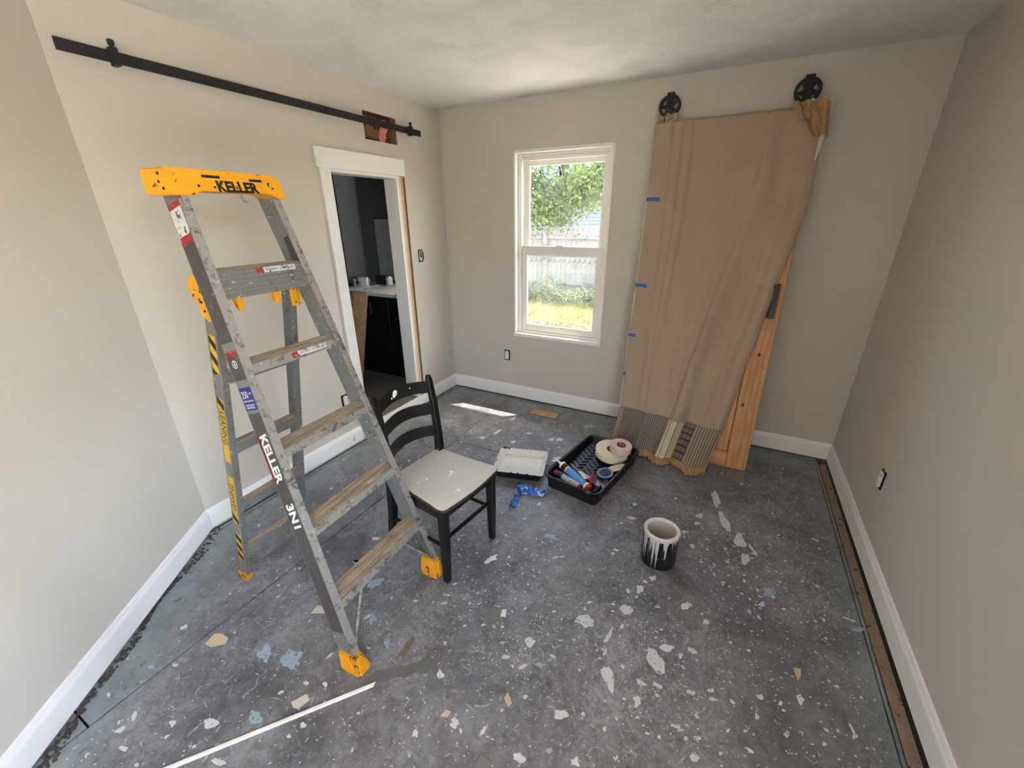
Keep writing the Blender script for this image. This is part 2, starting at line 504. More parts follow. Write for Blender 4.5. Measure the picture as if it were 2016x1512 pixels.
lathe(bm, prof, 28, Matrix.Translation((-.71 + .72, -.07 + .06, .848)) @ Matrix.Diagonal((.30, .18, 1, 1)))
smooth(nm(bm, 'sink_bowl', M_TOP, ct), 50)
# mirror on the bathroom wall
mr = empty('mirror', (-.97, .216, 1.3)); tag(mr, 'narrow frameless wall mirror above the bathroom counter', 'mirror')
m_mir, nt, b_ = newmat('mirror_reflection_grey')
nt.links.new(mixc(nt, noise_f(nt, 14, 4), lin((150, 154, 160)), lin((176, 180, 186))), b_.inputs['Base Color']); b_.inputs['Metallic'].default_value = .1; b_.inputs['Roughness'].default_value = .3  # flat pale grey painted in place of what the mirror reflects
bm = B(); box(bm, -.11, .10, -.008, .002, -.31, .31, .002); nm(bm, 'mirror_glass', m_mir, mr)
for z0, z1 in ((-.325, -.31), (.31, .32)):
    bm = B(); box(bm, -.113, .103, -.004, .003, z0, z1); nm(bm, 'mirror_clip', M_CAB, mr)
M_REDW = simple('dark_red_wood', (60, 34, 26), .6)
bm = B(); box(bm, -.83, -.70, .19, .22, 1.02, 1.75, .003)
tag(nm(bm, 'cabinet_panel', M_REDW), 'dark red-brown wooden panel right of the bathroom mirror', 'panel')
# things on the counter
M_CARD = simple('printed_carton', (196, 198, 204), .7, speck=(24, 24, 28), speck_scale=44, speck_lo=.5)
M_WHT = simple('white_carton', (214, 212, 208), .7)
bx_ = empty('carton', (-1.13, -.02, .951), R(18)); tag(bx_, 'small black and white printed carton on the bathroom counter', 'box')
bm = B(); box(bm, -.075, .075, -.04, .04, 0, .085, .002); nm(bm, 'carton_body', M_CARD, bx_)
bm = B(); box(bm, .005, .077, -.042, .0, .0, .0865, .001); nm(bm, 'white_side', M_WHT, bx_)
bm = B(); box(bm, -.075, .0, -.0405, .04, .085, .087); nm(bm, 'carton_lid', M_CARD, bx_)
bb = empty('toiletry_box', (-.985, .14, .951)); tag(bb, 'small black box below the bathroom mirror', 'box')
bm = B(); box(bm, -.07, .05, -.035, .035, 0, .075, .003); nm(bm, 'box_body', M_CAB, bb)
bm = B(); box(bm, -.072, .052, -.037, .037, .075, .09, .003); nm(bm, 'box_lid', M_CAB, bb)
jr = empty('jar', (-.885, .13, .951)); tag(jr, 'pale jar beside the black box under the mirror', 'jar')
bm = B(); lathe(bm, [(.034, 0), (.037, .005), (.037, .07), (.03, .08)], 20); smooth(nm(bm, 'jar_body', M_WHT, jr))
bm = B(); lathe(bm, [(.033, .08), (.033, .092), (.03, .094)], 20); smooth(nm(bm, 'jar_lid', M_CHROME, jr))
lp = empty('black_tool', (-1.215, -.16, .951), R(25)); tag(lp, 'low black object at the left end of the counter', 'tool')
bm = B(); tube(bm, [(-.07, 0, .014), (0, .01, .02), (.06, 0, .016)], [.012, .016, .01], 10); smooth(nm(bm, 'tool_body', M_CAB, lp))
bm = B(); tube(bm, [(.05, 0, .016), (.09, -.02, .008)], .005, 8); nm(bm, 'tool_cord', M_CAB, lp)
# two loose boards leaning on the vanity
def oak(name, c1, c2, sc=(6, 6, .8), knots=False, rough=.6, wave=.6):
    m, nt, b = newmat(name)
    v = mapping(nt, coord(nt), sc)
    f = nt.nodes.new('ShaderNodeTexNoise'); f.inputs['Scale'].default_value = 5; f.inputs['Detail'].default_value = 6; f.inputs['Distortion'].default_value = 1.4
    nt.links.new(v, f.inputs['Vector'])
    w = nt.nodes.new('ShaderNodeTexWave'); w.wave_type = 'BANDS'; w.bands_direction = 'X'; w.inputs['Scale'].default_value = 2.2; w.inputs['Distortion'].default_value = 6; w.inputs['Detail'].default_value = 2; w.inputs['Detail Scale'].default_value = .8
    nt.links.new(v, w.inputs['Vector'])
    col = mixc(nt, ramp(nt, f.outputs['Fac'], .35, .65), lin(c1), lin(c2))
    col = mixc(nt, mth(nt, 'MULTIPLY', mth(nt, 'POWER', w.outputs['Fac'], 4.), wave), col, tuple(x * .45 for x in lin(c2)[:3]) + (1,))
    nt.links.new(col, b.inputs['Base Color']); b.inputs['Roughness'].default_value = rough
    return m
M_PLY = oak('pale_board_wood', (206, 168, 132), (184, 144, 108), wave=.2)
e_ = Vector((-.22, .44, .85)).normalized(); w_ = Vector((-.89, -.445, 0)).normalized(); n_ = e_.cross(w_).normalized()
if n_.y > 0: n_ = -n_
for k, (a0, a1, lab) in enumerate(((0, .135, 'pale loose board leaning on the vanity, nearer its doors'), (.139, .42, 'darker loose board leaning on the vanity, half behind the door casing'))):
    bm = B()
    T = frame(Vector((-.52, -.745, .108)) + n_ * .05, w_, n_, e_)
    box(bm, a0, a1, -.018, 0, 0, .955, .001, M=T)
    o = nm(bm, 'leaning_board', M_PLY if k == 0 else oak('brown_board_wood', (176, 134, 104), (146, 104, 78), wave=.25))
    tag(o, lab, 'board', 'loose boards leaning on the vanity')

# ------------------------------------------------------------------ back window
win = struct(empty('window_1', (0, 0, 0)), 'white double-hung window with chipped frame')
M_VINYL = simple('window_white_paint', (233, 229, 222), .4, var=.05, scale=14, speck=(214, 186, 150), speck_scale=20, speck_lo=.68)
def wpart(name, par=win, m=M_VINYL, boxes=(), bev=.002):
    bm = B()
    for b_ in boxes: box(bm, *b_, bev)
    return nm(bm, name, m, par)
wpart('window_jamb', boxes=[(WX0 - .004, WX0 + .012, -.004, .135, WZ0, WZ1)])
wpart('window_jamb', boxes=[(WX1 - .012, WX1 + .004, -.004, .135, WZ0, WZ1)])
wpart('head_jamb', boxes=[(WX0 + .012, WX1 - .012, -.004, .135, WZ1 - .018, WZ1 + .004)])
wpart('window_sill', boxes=[(WX0 - .004, WX1 + .004, -.010, .135, WZ0 - .004, WZ0 + .026)])
fx0, fx1, fz0, fz1 = WX0 + .012, WX1 - .012, WZ0 + .026, WZ1 - .018
wpart('window_frame', boxes=[(fx0, fx0 + .034, .045, .134, fz0, fz1), (fx1 - .034, fx1, .045, .134, fz0, fz1), (fx0 + .034, fx1 - .034, .045, .134, fz1 - .026, fz1), (fx0 + .034, fx1 - .034, .045, .134, fz0, fz0 + .022)])
wpart('track_stop', boxes=[(fx0 + .034, fx0 + .042, .080, .090, fz0 + .022, fz1 - .026), (fx1 - .042, fx1 - .034, .080, .090, fz0 + .022, fz1 - .026), (fx0 + .042, fx1 - .042, .047, .062, fz1 - .05, fz1 - .026)])
sx0, sx1 = fx0 + .036, fx1 - .036
# glass: thin dusty pane, slightly grey
def glass_mat(name, t, dust):
    m, nt, b = newmat(name)
    out = nt.nodes['Material Output']
    tr = nt.nodes.new('ShaderNodeBsdfTransparent'); tr.inputs[0].default_value = t
    gl = nt.nodes.new('ShaderNodeBsdfGlossy'); gl.inputs['Roughness'].default_value = .02
    df = nt.nodes.new('ShaderNodeBsdfTranslucent'); df.inputs[0].default_value = lin((225, 222, 205))
    s1 = nt.nodes.new('ShaderNodeMixShader'); s1.inputs[0].default_value = .06
    nt.links.new(tr.outputs[0], s1.inputs[1]); nt.links.new(gl.outputs[0], s1.inputs[2])
    s2 = nt.nodes.new('ShaderNodeMixShader')
    f = noise_f(nt, 6, 6, .7, .5, lo=.3, hi=.8)
    nt.links.new(mth(nt, 'MULTIPLY', f, dust), s2.inputs[0])
    nt.links.new(s1.outputs[0], s2.inputs[1]); nt.links.new(df.outputs[0], s2.inputs[2])
    nt.links.new(s2.outputs[0], out.inputs['Surface'])
    return m
M_GLASS_U = glass_mat('upper_window_glass', (.66, .66, .66, 1), .02)
M_GLASS_L = glass_mat('lower_window_glass', (.63, .63, .61, 1), .035)
M_GLASS_B = glass_mat('clear_window_glass', (.96, .96, .96, 1), .0)
def sash(y0, y1, z0, z1, bot, top, side, glass, name):
    s = wpart(name, boxes=[(sx0, sx0 + side, y0, y1, z0, z1), (sx1 - side, sx1, y0, y1, z0, z1), (sx0 + side, sx1 - side, y0, y1, z0, z0 + bot), (sx0 + side, sx1 - side, y0, y1, z1 - top, z1)])
    bm = B(); box(bm, sx0 + side, sx1 - side, (y0 + y1) / 2 - .002, (y0 + y1) / 2 + .002, z0 + bot, z1 - top); nm(bm, 'pane', glass, s)
    wpart('glazing_bead', s, boxes=[(sx0 + side, sx0 + side + .006, y0 + .003, y1 - .003, z0 + bot, z1 - top), (sx1 - side - .006, sx1 - side, y0 + .003, y1 - .003, z0 + bot, z1 - top), (sx0 + side + .006, sx1 - side - .006, y0 + .003, y1 - .003, z0 + bot, z0 + bot + .006), (sx0 + side + .006, sx1 - side - .006, y0 + .003, y1 - .003, z1 - top - .006, z1 - top)], bev=0)
    return s
us = sash(.092, .118, 1.325, fz1 - .027, .042, .052, .040, M_GLASS_U, 'upper_sash')
ls = sash(.052, .078, fz0 + .023, 1.392, .05, .072, .040, M_GLASS_L, 'lower_sash')
wpart('sash_lock', ls, boxes=[(1.05, 1.11, .05, .085, 1.392, 1.402)])
# small black scraps stuck to the upper pane
for x, z, a, w_2, h_2, lab in ((.868, 1.962, -40, .007, .034, 'small black scrap at the top left of the upper pane'), (1.045, 1.955, -12, .011, .052, 'black drop-shaped scrap at the top middle of the upper pane'), (1.345, 1.975, -55, .004, .034, 'thin dark scrap at the top right of the upper pane')):
    bm = B()
    w_2 *= 1.7; h_2 *= 1.45
    T = Matrix.Translation((x, .099, z - .008)) @ Matrix.Rotation(R(a), 4, 'Y')
    prism(bm, [T @ Vector(p) for p in ((-w_2 * .3, 0, h_2 / 2), (w_2 * .5, 0, h_2 * .4), (w_2 * .3, 0, .1 * h_2), (w_2 * .6, 0, -.3 * h_2), (0, 0, -h_2 / 2), (-w_2 * .6, 0, -.25 * h_2), (-w_2 * .2, 0, .1 * h_2))], (0, .0012, 0))
    tag(nm(bm, 'black_scrap', M_BLACK), lab, 'scrap', 'black scraps on the window pane')
# window in the right wall, beside the camera
w2 = struct(empty('window_2', (0, 0, 0)), 'wide white window in the right wall beside the viewer')
wpart('window_frame', w2, boxes=[(W - .006, W + .135, RY0 - .004, RY0 + .05, RZ0, RZ1), (W - .006, W + .135, RY1 - .05, RY1 + .004, RZ0, RZ1), (W - .006, W + .135, RY0 + .05, RY1 - .05, RZ0 - .004, RZ0 + .05), (W - .006, W + .135, RY0 + .05, RY1 - .05, RZ1 - .05, RZ1 + .004), (W + .04, W + .1, (RY0 + RY1) / 2 - .03, (RY0 + RY1) / 2 + .03, RZ0 + .05, RZ1 - .05)])
bm = B(); box(bm, W + .068, W + .072, RY0 + .05, RY1 - .05, RZ0 + .05, RZ1 - .05); nm(bm, 'pane', M_GLASS_B, w2)
portal('back_window_portal', ((WX0 + WX1) / 2, .128, (WZ0 + WZ1) / 2), (R(-90), 0, 0), .74, 1.42)
portal('right_window_portal', (W + .128, (RY0 + RY1) / 2, (RZ0 + RZ1) / 2), (0, R(90), 0), 1.85, 1.5)

# back eave, plus an added unseen roof cutting sky from the right window
M_EAVE = simple('eave_paint', (210, 205, 196), .8)
bm = B(); box(bm, -2.4, W + 2.5,   .13, .868, H + .02, H + .08); box(bm, W + .13, W + 2.5, YF - 1.5, .13, H + .02, H + .08)
struct(nm(bm, 'eave_and_sky_blocker', M_EAVE), 'back roof eave and added unseen roof cutting sky from the right window')

# ------------------------------------------------------------------ garden behind the window
GZ = -.45
def ground_mat():
    m, nt, b = newmat('dry_lawn')
    v = coord(nt)
    col = mixc(nt, noise_f(nt, 1.1, 5, .6, .3, v, .42, .6), lin((116, 112, 32)), lin((122, 90, 56)))
    col = mixc(nt, noise_f(nt, 30, 4, .7, 0, v, .4, .7), col, lin((84, 74, 38)))
    nt.links.new(col, b.inputs['Base Color']); b.inputs['Roughness'].default_value = .95
    bump(nt, b, noise_f(nt, 40, 3), .6, .03)
    return m
bm = B(); box(bm, -40, 40, -40, 60, GZ - .2, GZ)
struct(nm(bm, 'ground', ground_mat()), 'sunlit dry lawn outside the window')
M_BOUNCE = simple('pale_bounce_slab', (210, 203, 190), .9, var=.08, scale=3)  # for the added out-of-view slabs, pale so that they reflect sunlight indoors
bm = B(); box(bm, W + .2, W + 9, -11, 2.5, GZ, GZ + .04)
struct(nm(bm, 'right_bounce_slab', M_BOUNCE), 'added unseen pale slab bouncing sunlight into the right-hand window')  # unseen addition, throws sunlight up through the right window
bm = B(); box(bm, -8, W + .2, .2, 3.3, GZ, GZ + .04)
struct(nm(bm, 'back_bounce_slab', M_BOUNCE), 'added unseen pale slab bouncing sunlight up through the back window')  # unseen addition, throws sunlight onto the ceiling near the back window
M_BLADE = [simple('grass_blade_%s' % n, c, .8, var=.3, scale=3) for n, c in (('green', (118, 116, 30)), ('straw', (142, 124, 52)), ('leaf', (124, 86, 54)))]
bm = B(); rg_ = random.Random(11)
for i in range(15000):
    y = 2.6 + rg_.random() * 5.2; x = -.155 * (y + 3.3) - 1.2 + (rg_.random() - .25) * (.6 * y + 1.6)
    straw = noise.noise(Vector((x * .7, y * .7, 0))) + rg_.random() * .6 - .1 + (.55 if y < 4.6 else 0)
    if straw > .75 or (y < 4.7 and rg_.random() < .45):
        a = rg_.random() * 6.28; s = .025 + rg_.random() * .03; t_ = rg_.random() * .02; mi = 2
        c = Vector((x, y, GZ + .012 + rg_.random() * .02))
        d1 = Vector((math.cos(a) * s, math.sin(a) * s, t_)); d2 = Vector((-math.sin(a) * s * .6, math.cos(a) * s * .6, -t_))
        f = bm.faces.new([bm.verts.new(c - d1), bm.verts.new(c + d2), bm.verts.new(c + d1), bm.verts.new(c - d2)])
    else:
        mi = 1 if straw > .35 else 0
        h_ = .04 + rg_.random() * .07; a = rg_.random() * 6.28; w3 = .007
        c = Vector((x, y, GZ)); d = Vector((math.cos(a) * w3, math.sin(a) * w3, 0)); l = Vector((rg_.uniform(-.04, .04), rg_.uniform(-.04, .04), h_))
        f = bm.faces.new([bm.verts.new(c - d), bm.verts.new(c + d), bm.verts.new(c + l)])
    f.material_index = mi
tag(nm(bm, 'lawn_grass', M_BLADE), 'short yellow-green grass with fallen leaves outside the window', 'grass', kind='stuff')
# weeds along the fence
M_WEED = simple('weed_leaf', (88, 102, 52), .8, var=.35, scale=4)
bm = B()
for i in range(5200):
    x = -3.4 + rg_.random() * 4.2; y = 6.35 + rg_.random() * .95
    hmax = .28 + .5 * max(0, noise.noise(Vector((x * 1.3, 0, 4))) + .35)
    z = GZ + rg_.random() ** 1.3 * hmax; a = rg_.random() * 6.28; s = .02 + rg_.random() * .035; tl = rg_.uniform(-.6, .9)
    c = Vector((x, y, z)); d1 = Vector((math.cos(a) * s, math.sin(a) * s, tl * s)); d2 = Vector((-math.sin(a) * s * .35, math.cos(a) * s * .35, .1 * s))
    bm.faces.new([bm.verts.new(c - d1), bm.verts.new(c + d2), bm.verts.new(c + d1), bm.verts.new(c - d2)])
tag(nm(bm, 'weeds', M_WEED), 'tangle of green weeds along the foot of the fence', 'weeds', kind='stuff')
# fence, seen from its rail side
M_FENCE = simple('weathered_fence_wood', (144, 133, 119), .9, var=.25, scale=5, speck=(104, 97, 90), speck_scale=9, speck_lo=.56)
fn = empty('fence', (-1.6, 7.5, GZ)); tag(fn, 'weathered grey picket fence beyond the lawn', 'fence')
bm = B(); w3, h_ = .066, 1.83
prism(bm, [(-w3, 0, 0), (w3, 0, 0), (w3, 0, h_ - .03), (w3 - .03, 0, h_), (-w3 + .03, 0, h_), (-w3, 0, h_ - .03)], (0, .018, 0))
pk = nm(bm, 'picket', M_FENCE, fn); pk.location = (-2.2, .04, 0)
for i in range(1, 34):
    o = pk.copy(); COL.objects.link(o); o.parent = fn; o.location = (-2.2 + i * .139, .04 + rg_.uniform(-.004, .004), rg_.uniform(-.02, .012))
for z in (.35, 1.52):
    bm = B(); box(bm, -2.3, 2.5, 0, .04, z, z + .09, .002); nm(bm, 'fence_rail', M_FENCE, fn)
for x in (-.62, .98, -2.2):
    bm = B(); box(bm, x - .05, x + .05, -.06, .04, 0, 1.70, .003); nm(bm, 'fence_post', M_FENCE, fn)
# neighbour's house with lap siding
M_SIDE = simple('blue_grey_siding', (150, 154, 154), .7, var=.05, scale=2)
hs = empty('house', (-2., 12., GZ)); tag(hs, 'pale blue-grey house with lap siding beyond the fence', 'house')
bm = B(); box(bm, -2.4, 5.0, .02, 4., 0, 4.6); nm(bm, 'house_wall', M_SIDE, hs)
bm = B(); prism(bm, [(-2.42, .02, 0), (-2.42, -.004, .004), (-2.42, .012, .118), (-2.42, .02, .118)], (7.44, 0, 0))
bd = nm(bm, 'siding_board', M_SIDE, hs); bd.location.z = 1.0
for i in range(1, 32):
    o = bd.copy(); COL.objects.link(o); o.parent = hs; o.location.z = 1.0 + i * .115
bm = B(); prism(bm, [(-2.7, -.4, 4.55), (-2.7, 4.4, 4.55), (-2.7, 2., 6.4)], (8, 0, 0)); nm(bm, 'house_roof', simple('roof_shingle', (96, 92, 90), .9), hs)
# tree
M_BARK = simple('tree_bark', (96, 84, 72), .95, var=.3, scale=9)
def leaf_mat():
    m, nt, b = newmat('tree_leaf')
    col = mixc(nt, noise_f(nt, 1.8, 4, .6, lo=.35, hi=.65), lin((66, 90, 46)), lin((108, 126, 62)))
    nt.links.new(col, b.inputs['Base Color']); b.inputs['Roughness'].default_value = .45
    tr = nt.nodes.new('ShaderNodeBsdfTranslucent'); nt.links.new(mixc(nt, .5, col, lin((140, 156, 62))), tr.inputs[0])
    mx = nt.nodes.new('ShaderNodeMixShader'); mx.inputs[0].default_value = .4
    nt.links.new(b.outputs[0], mx.inputs[1]); nt.links.new(tr.outputs[0], mx.inputs[2]); nt.links.new(mx.outputs[0], nt.nodes['Material Output'].inputs[0])
    return m
tr_ = empty('tree', (-2.35, 8.9, GZ)); tag(tr_, 'leafy green tree hanging over the fence', 'tree')
bm = B()
tube(bm, [(0, 0, 0), (.05, 0, 1.2), (-.05, .1, 2.2), (.1, 0, 3.2), (0, .1, 4.6)], [.17, .15, .13, .1, .05], 10)
tips = []
rt = random.Random(5)
for i in range(26):
    z = 1.9 + rt.random() * 2.6; a = rt.random() * 6.28; L = 1.0 + rt.random() * 1.1
    p0 = Vector((0, .05, z)); p2 = p0 + Vector((math.cos(a) * L, math.sin(a) * L, rt.uniform(-.25, .7)))
    p1 = (p0 + p2) / 2 + Vector((0, 0, .15))
    tube(bm, [p0, p1, p2], [.045, .03, .008], 6); tips += [p1, p2, (p1 + p2) / 2]
for p2 in ((-1.0, -1.2, 3.6), (-1.6, -1.0, 3.5), (-2.0, -.8, 3.9), (-2.2, -.4, 2.4), (-1.1, -1.6, 2.7), (-.9, -1.5, 1.95), (-1.5, -1.0, 2.5), (-1.6, -.8, 1.9), (-.6, -1.0, 2.0), (.2, -1.4, 2.0), (-1.9, -.6, 3.), (1.5, -1.4, 3.1), (2.0, -.6, 3.0), (1.9, -1.2, 3.6), (-1.2, -1.3, 3.2), (.55, -1.6, 2.05), (1.1, -1.2, 2.6), (-.3, -1.7, 2.2), (1.7, -.9, 3.4), (-.9, -1.2, 2.3), (.3, -1.2, 2.9)):
    p0 = Vector((0, 0, 2.1)); p2 = Vector(p2); p1 = (p0 + p2) / 2 + Vector((0, 0, .2))
    tube(bm, [p0, p1, p2], [.06, .035, .008], 6); tips += [p1, p2, (p1 + p2) / 2]
smooth(nm(bm, 'trunk', M_BARK, tr_), 60)
bm = B()
for t_ in tips:
    for i in range(115):
        g = Vector((rt.gauss(0, .30), rt.gauss(0, .30), rt.gauss(0, .22)))
        c = t_ + g
        if c.z < 1.62: continue
        wx, wz = c.x - 2.35, c.z + GZ
        s = .035 + rt.random() * .04
        d1 = Vector((rt.gauss(0, 1), rt.gauss(0, 1), rt.gauss(-.3, .7))).normalized() * s
        d2 = d1.cross(Vector((rt.gauss(0, 1), rt.gauss(0, 1), rt.gauss(0, 1)))).normalized() * s * .5
        bm.faces.new([bm.verts.new(c - d1), bm.verts.new(c + d2), bm.verts.new(c + d1), bm.verts.new(c - d2)])
o = nm(bm, 'foliage', leaf_mat(), tr_); o['kind'] = 'stuff'

# ------------------------------------------------------------------ sliding-door rail on the left wall
rl = empty('door_rail', (.04, -1.35, 2.2)); tag(rl, 'long black flat sliding-door rail on the left wall', 'rail')
bm = B(); box(bm, 0, .007, -1.036, 1.032, 0, .041, .001); nm(bm, 'flat_bar', M_BLACK, rl)
for y in (-.76, -.33, .17, .55, .86):
    bm = B(); lathe(bm, [(.0115, -.039), (.0115, 0)], 16, Matrix.Translation((0, y, .021)) @ Matrix.Rotation(R(90), 4, 'Y')); sp = nm(bm, 'spacer', M_BLACK, rl)
    bm = B(); lathe(bm, [(.0085, .007), (.0085, .011), (.006, .0125)], 6, Matrix.Translation((0, y, .021)) @ Matrix.Rotation(R(90), 4, 'Y')); nm(bm, 'bolt_head', M_BLACK, rl)
for y, s in ((-.862, 1.), (.908, .9)):
    bm = B()
    box(bm, .007, .024, y - .012, y + .012, -.010, .046, .002); box(bm, -.012, .024, y - .012, y + .012, .041, .052, .002); box(bm, -.012, .0, y - .012, y + .012, -.010, .046, .002)
    st = nm(bm, 'door_stop', M_BLACK, rl)
    bm = B(); lathe(bm, [(.006, .052), (.006, .058), (.011, .060), (.012, .074), (.009, .077)], 14, Matrix.Translation((.012, y, 0))); nm(bm, 'stop_knob', M_BLACK, st)

# ------------------------------------------------------------------ uncovered outlets and switch
M_REC = simple('white_receptacle', (226, 224, 220), .4)
M_STEEL = simple('galvanised_steel', (140, 140, 142), .5, .8)
def device(name, o, ux, nrm, kind, label, cat, group=None, tilt=0.):
    """box hole, yoke and device; ux = across, nrm = out of the wall"""
    e = empty(name); e.matrix_world = frame(o, ux, Vector((0, 0, 1)).cross(Vector(ux)), (0, 0, 1)); tag(e, label, cat, group)
    s = 1 if (Vector((0, 0, 1)).cross(Vector(ux))).dot(Vector(nrm)) > 0 else -1
    def bx2(nm_, m, x0, x1, d0, d1, z0, z1, bev=.0015, par=None):
        bm = B(); ya, yb = sorted((s * d0, s * d1)); box(bm, x0, x1, ya, yb, z0, z1, bev); return nm(bm, nm_, m, par or e)
    bx2('wall_opening', M_DARK, -.029, .029, .0, .0012, -.050, .050, 0)
    bx2('yoke', M_STEEL, -.009, .009, .001, .004, -.054, .054)
    if kind == 'outlet':
        d = bx2('receptacle', M_REC, -.0175, .0175, .003, .013, -.038, .038, .002)
        for z in (-.0195, .0195):
            for x in (-.0064, .0064): bx2('slot', M_DARK, x - .0011, x + .0011, .0128, .0136, z - .002, z + .006, 0, d)
    else:
        for x in (-.014, .012): bx2('switch_body', M_REC, x - .009, x + .009, .003, .010, -.036, .036, .002)
        bx2('toggle', M_DARK, -.0175, -.0105, .010, .020, -.034, .034)
        bx2('toggle', M_DARK, .0085, .0155, .010, .020, -.012, .034)
    return e
device('wall_outlet', (.613, 0, .415), (1, 0, 0), (0, -1, 0), 'outlet', 'uncovered white outlet low on the wall under the window', 'outlet')
device('wall_outlet', (0, -1.385, .376), (0, -1, 0), (1, 0, 0), 'outlet', 'uncovered white outlet beside the doorway, behind the ladder', 'outlet')
device('wall_outlet', (W, -.915, .41), (0, 1, 0), (-1, 0, 0), 'outlet', 'uncovered white outlet low on the right wall', 'outlet')
device('light_switch', (0, -.390, 1.32), (0, -1, 0), (1, 0, 0), 'switch', 'uncovered double switch right of the doorway', 'switch')
# pencilled 6 on the left baseboard
M_PENCIL = simple('pencil_mark', (140, 140, 146), .8)
o = text_mesh('pencil_mark', '6', .05, M_PENCIL, None, frame((.0143, -1.372, .055), (0, 1, 0), (0, 0, 1), (1, 0, 0)), .0003)
tag(o, 'faint pencilled 6 on the baseboard behind the ladder', 'mark')

# ------------------------------------------------------------------ stepladder
def alu_mat(name, c=(150, 150, 152), dirt=(92, 84, 74), dlo=.56):
    m, nt, b = newmat(name)
    v = coord(nt)
    col = mixc(nt, noise_f(nt, 9, 6, .65, .3, v), tuple(x * .8 for x in lin(c)[:3]) + (1,), lin(c))
    d = noise_f(nt, 24, 6, .7, .6, v, dlo, dlo + .12)
    col = mixc(nt, mth(nt, 'MULTIPLY', d, .75), col, lin(dirt))
    p = noise_f(nt, 55, 3, .6, 0, v, .66, .69)
    col = mixc(nt, p, col, lin((206, 202, 196)))
    nt.links.new(col, b.inputs['Base Color'])
    b.inputs['Metallic'].default_value = .45; b.inputs['Roughness'].default_value = .5
    return m
M_ALU = alu_mat('dull_aluminium', (142, 140, 138))
M_ALUF = alu_mat('splattered_aluminium', (176, 171, 164), (58, 54, 48), .51)
def tread_mat():
    m, nt, b = newmat('dirty_ribbed_tread')
    v = coord(nt)
    col = mixc(nt, noise_f(nt, 1, 5, .6, .2, v, .35, .65, sc=(170, 6, 20)), lin((126, 108, 90)), lin((190, 172, 150)))
    col = mixc(nt, mth(nt, 'MULTIPLY', noise_f(nt, 14, 5, .7, .4, v, .5, .68), .6), col, lin((108, 92, 74)))
    nt.links.new(col, b.inputs['Base Color']); b.inputs['Roughness'].default_value = .7; b.inputs['Metallic'].default_value = .1
    return m
M_TREAD = tread_mat()
M_YEL = simple('yellow_plastic', (230, 160, 24), .5, var=.2, scale=22, speck=(70, 46, 18), speck_scale=34, speck_lo=.64)
M_ORG = simple('worn_amber_rubber', (214, 146, 30), .6, var=.3, scale=20, speck=(80, 56, 24), speck_scale=26, speck_lo=.58)
M_LGREY = simple('dark_grey_label', (72, 68, 66), .6, var=.22, scale=18, speck=(132, 128, 124), speck_scale=50, speck_lo=.66)
M_LRED = simple('red_label', (150, 40, 40), .6, speck=(210, 200, 196), speck_scale=70, speck_lo=.62)
M_LWHITE = simple('white_label', (206, 204, 200), .6, speck=(60, 58, 58), speck_scale=60, speck_lo=.57)
M_LBLUE = simple('blue_label', (40, 46, 120), .55)
M_LTXT = simple('label_white_print', (222, 220, 216), .6)
M_LBLK = simple('label_black_print', (26, 24, 22), .6)
M_LYEL = simple('yellow_label', (206, 166, 52), .6, speck=(120, 96, 50), speck_scale=50, speck_lo=.64)

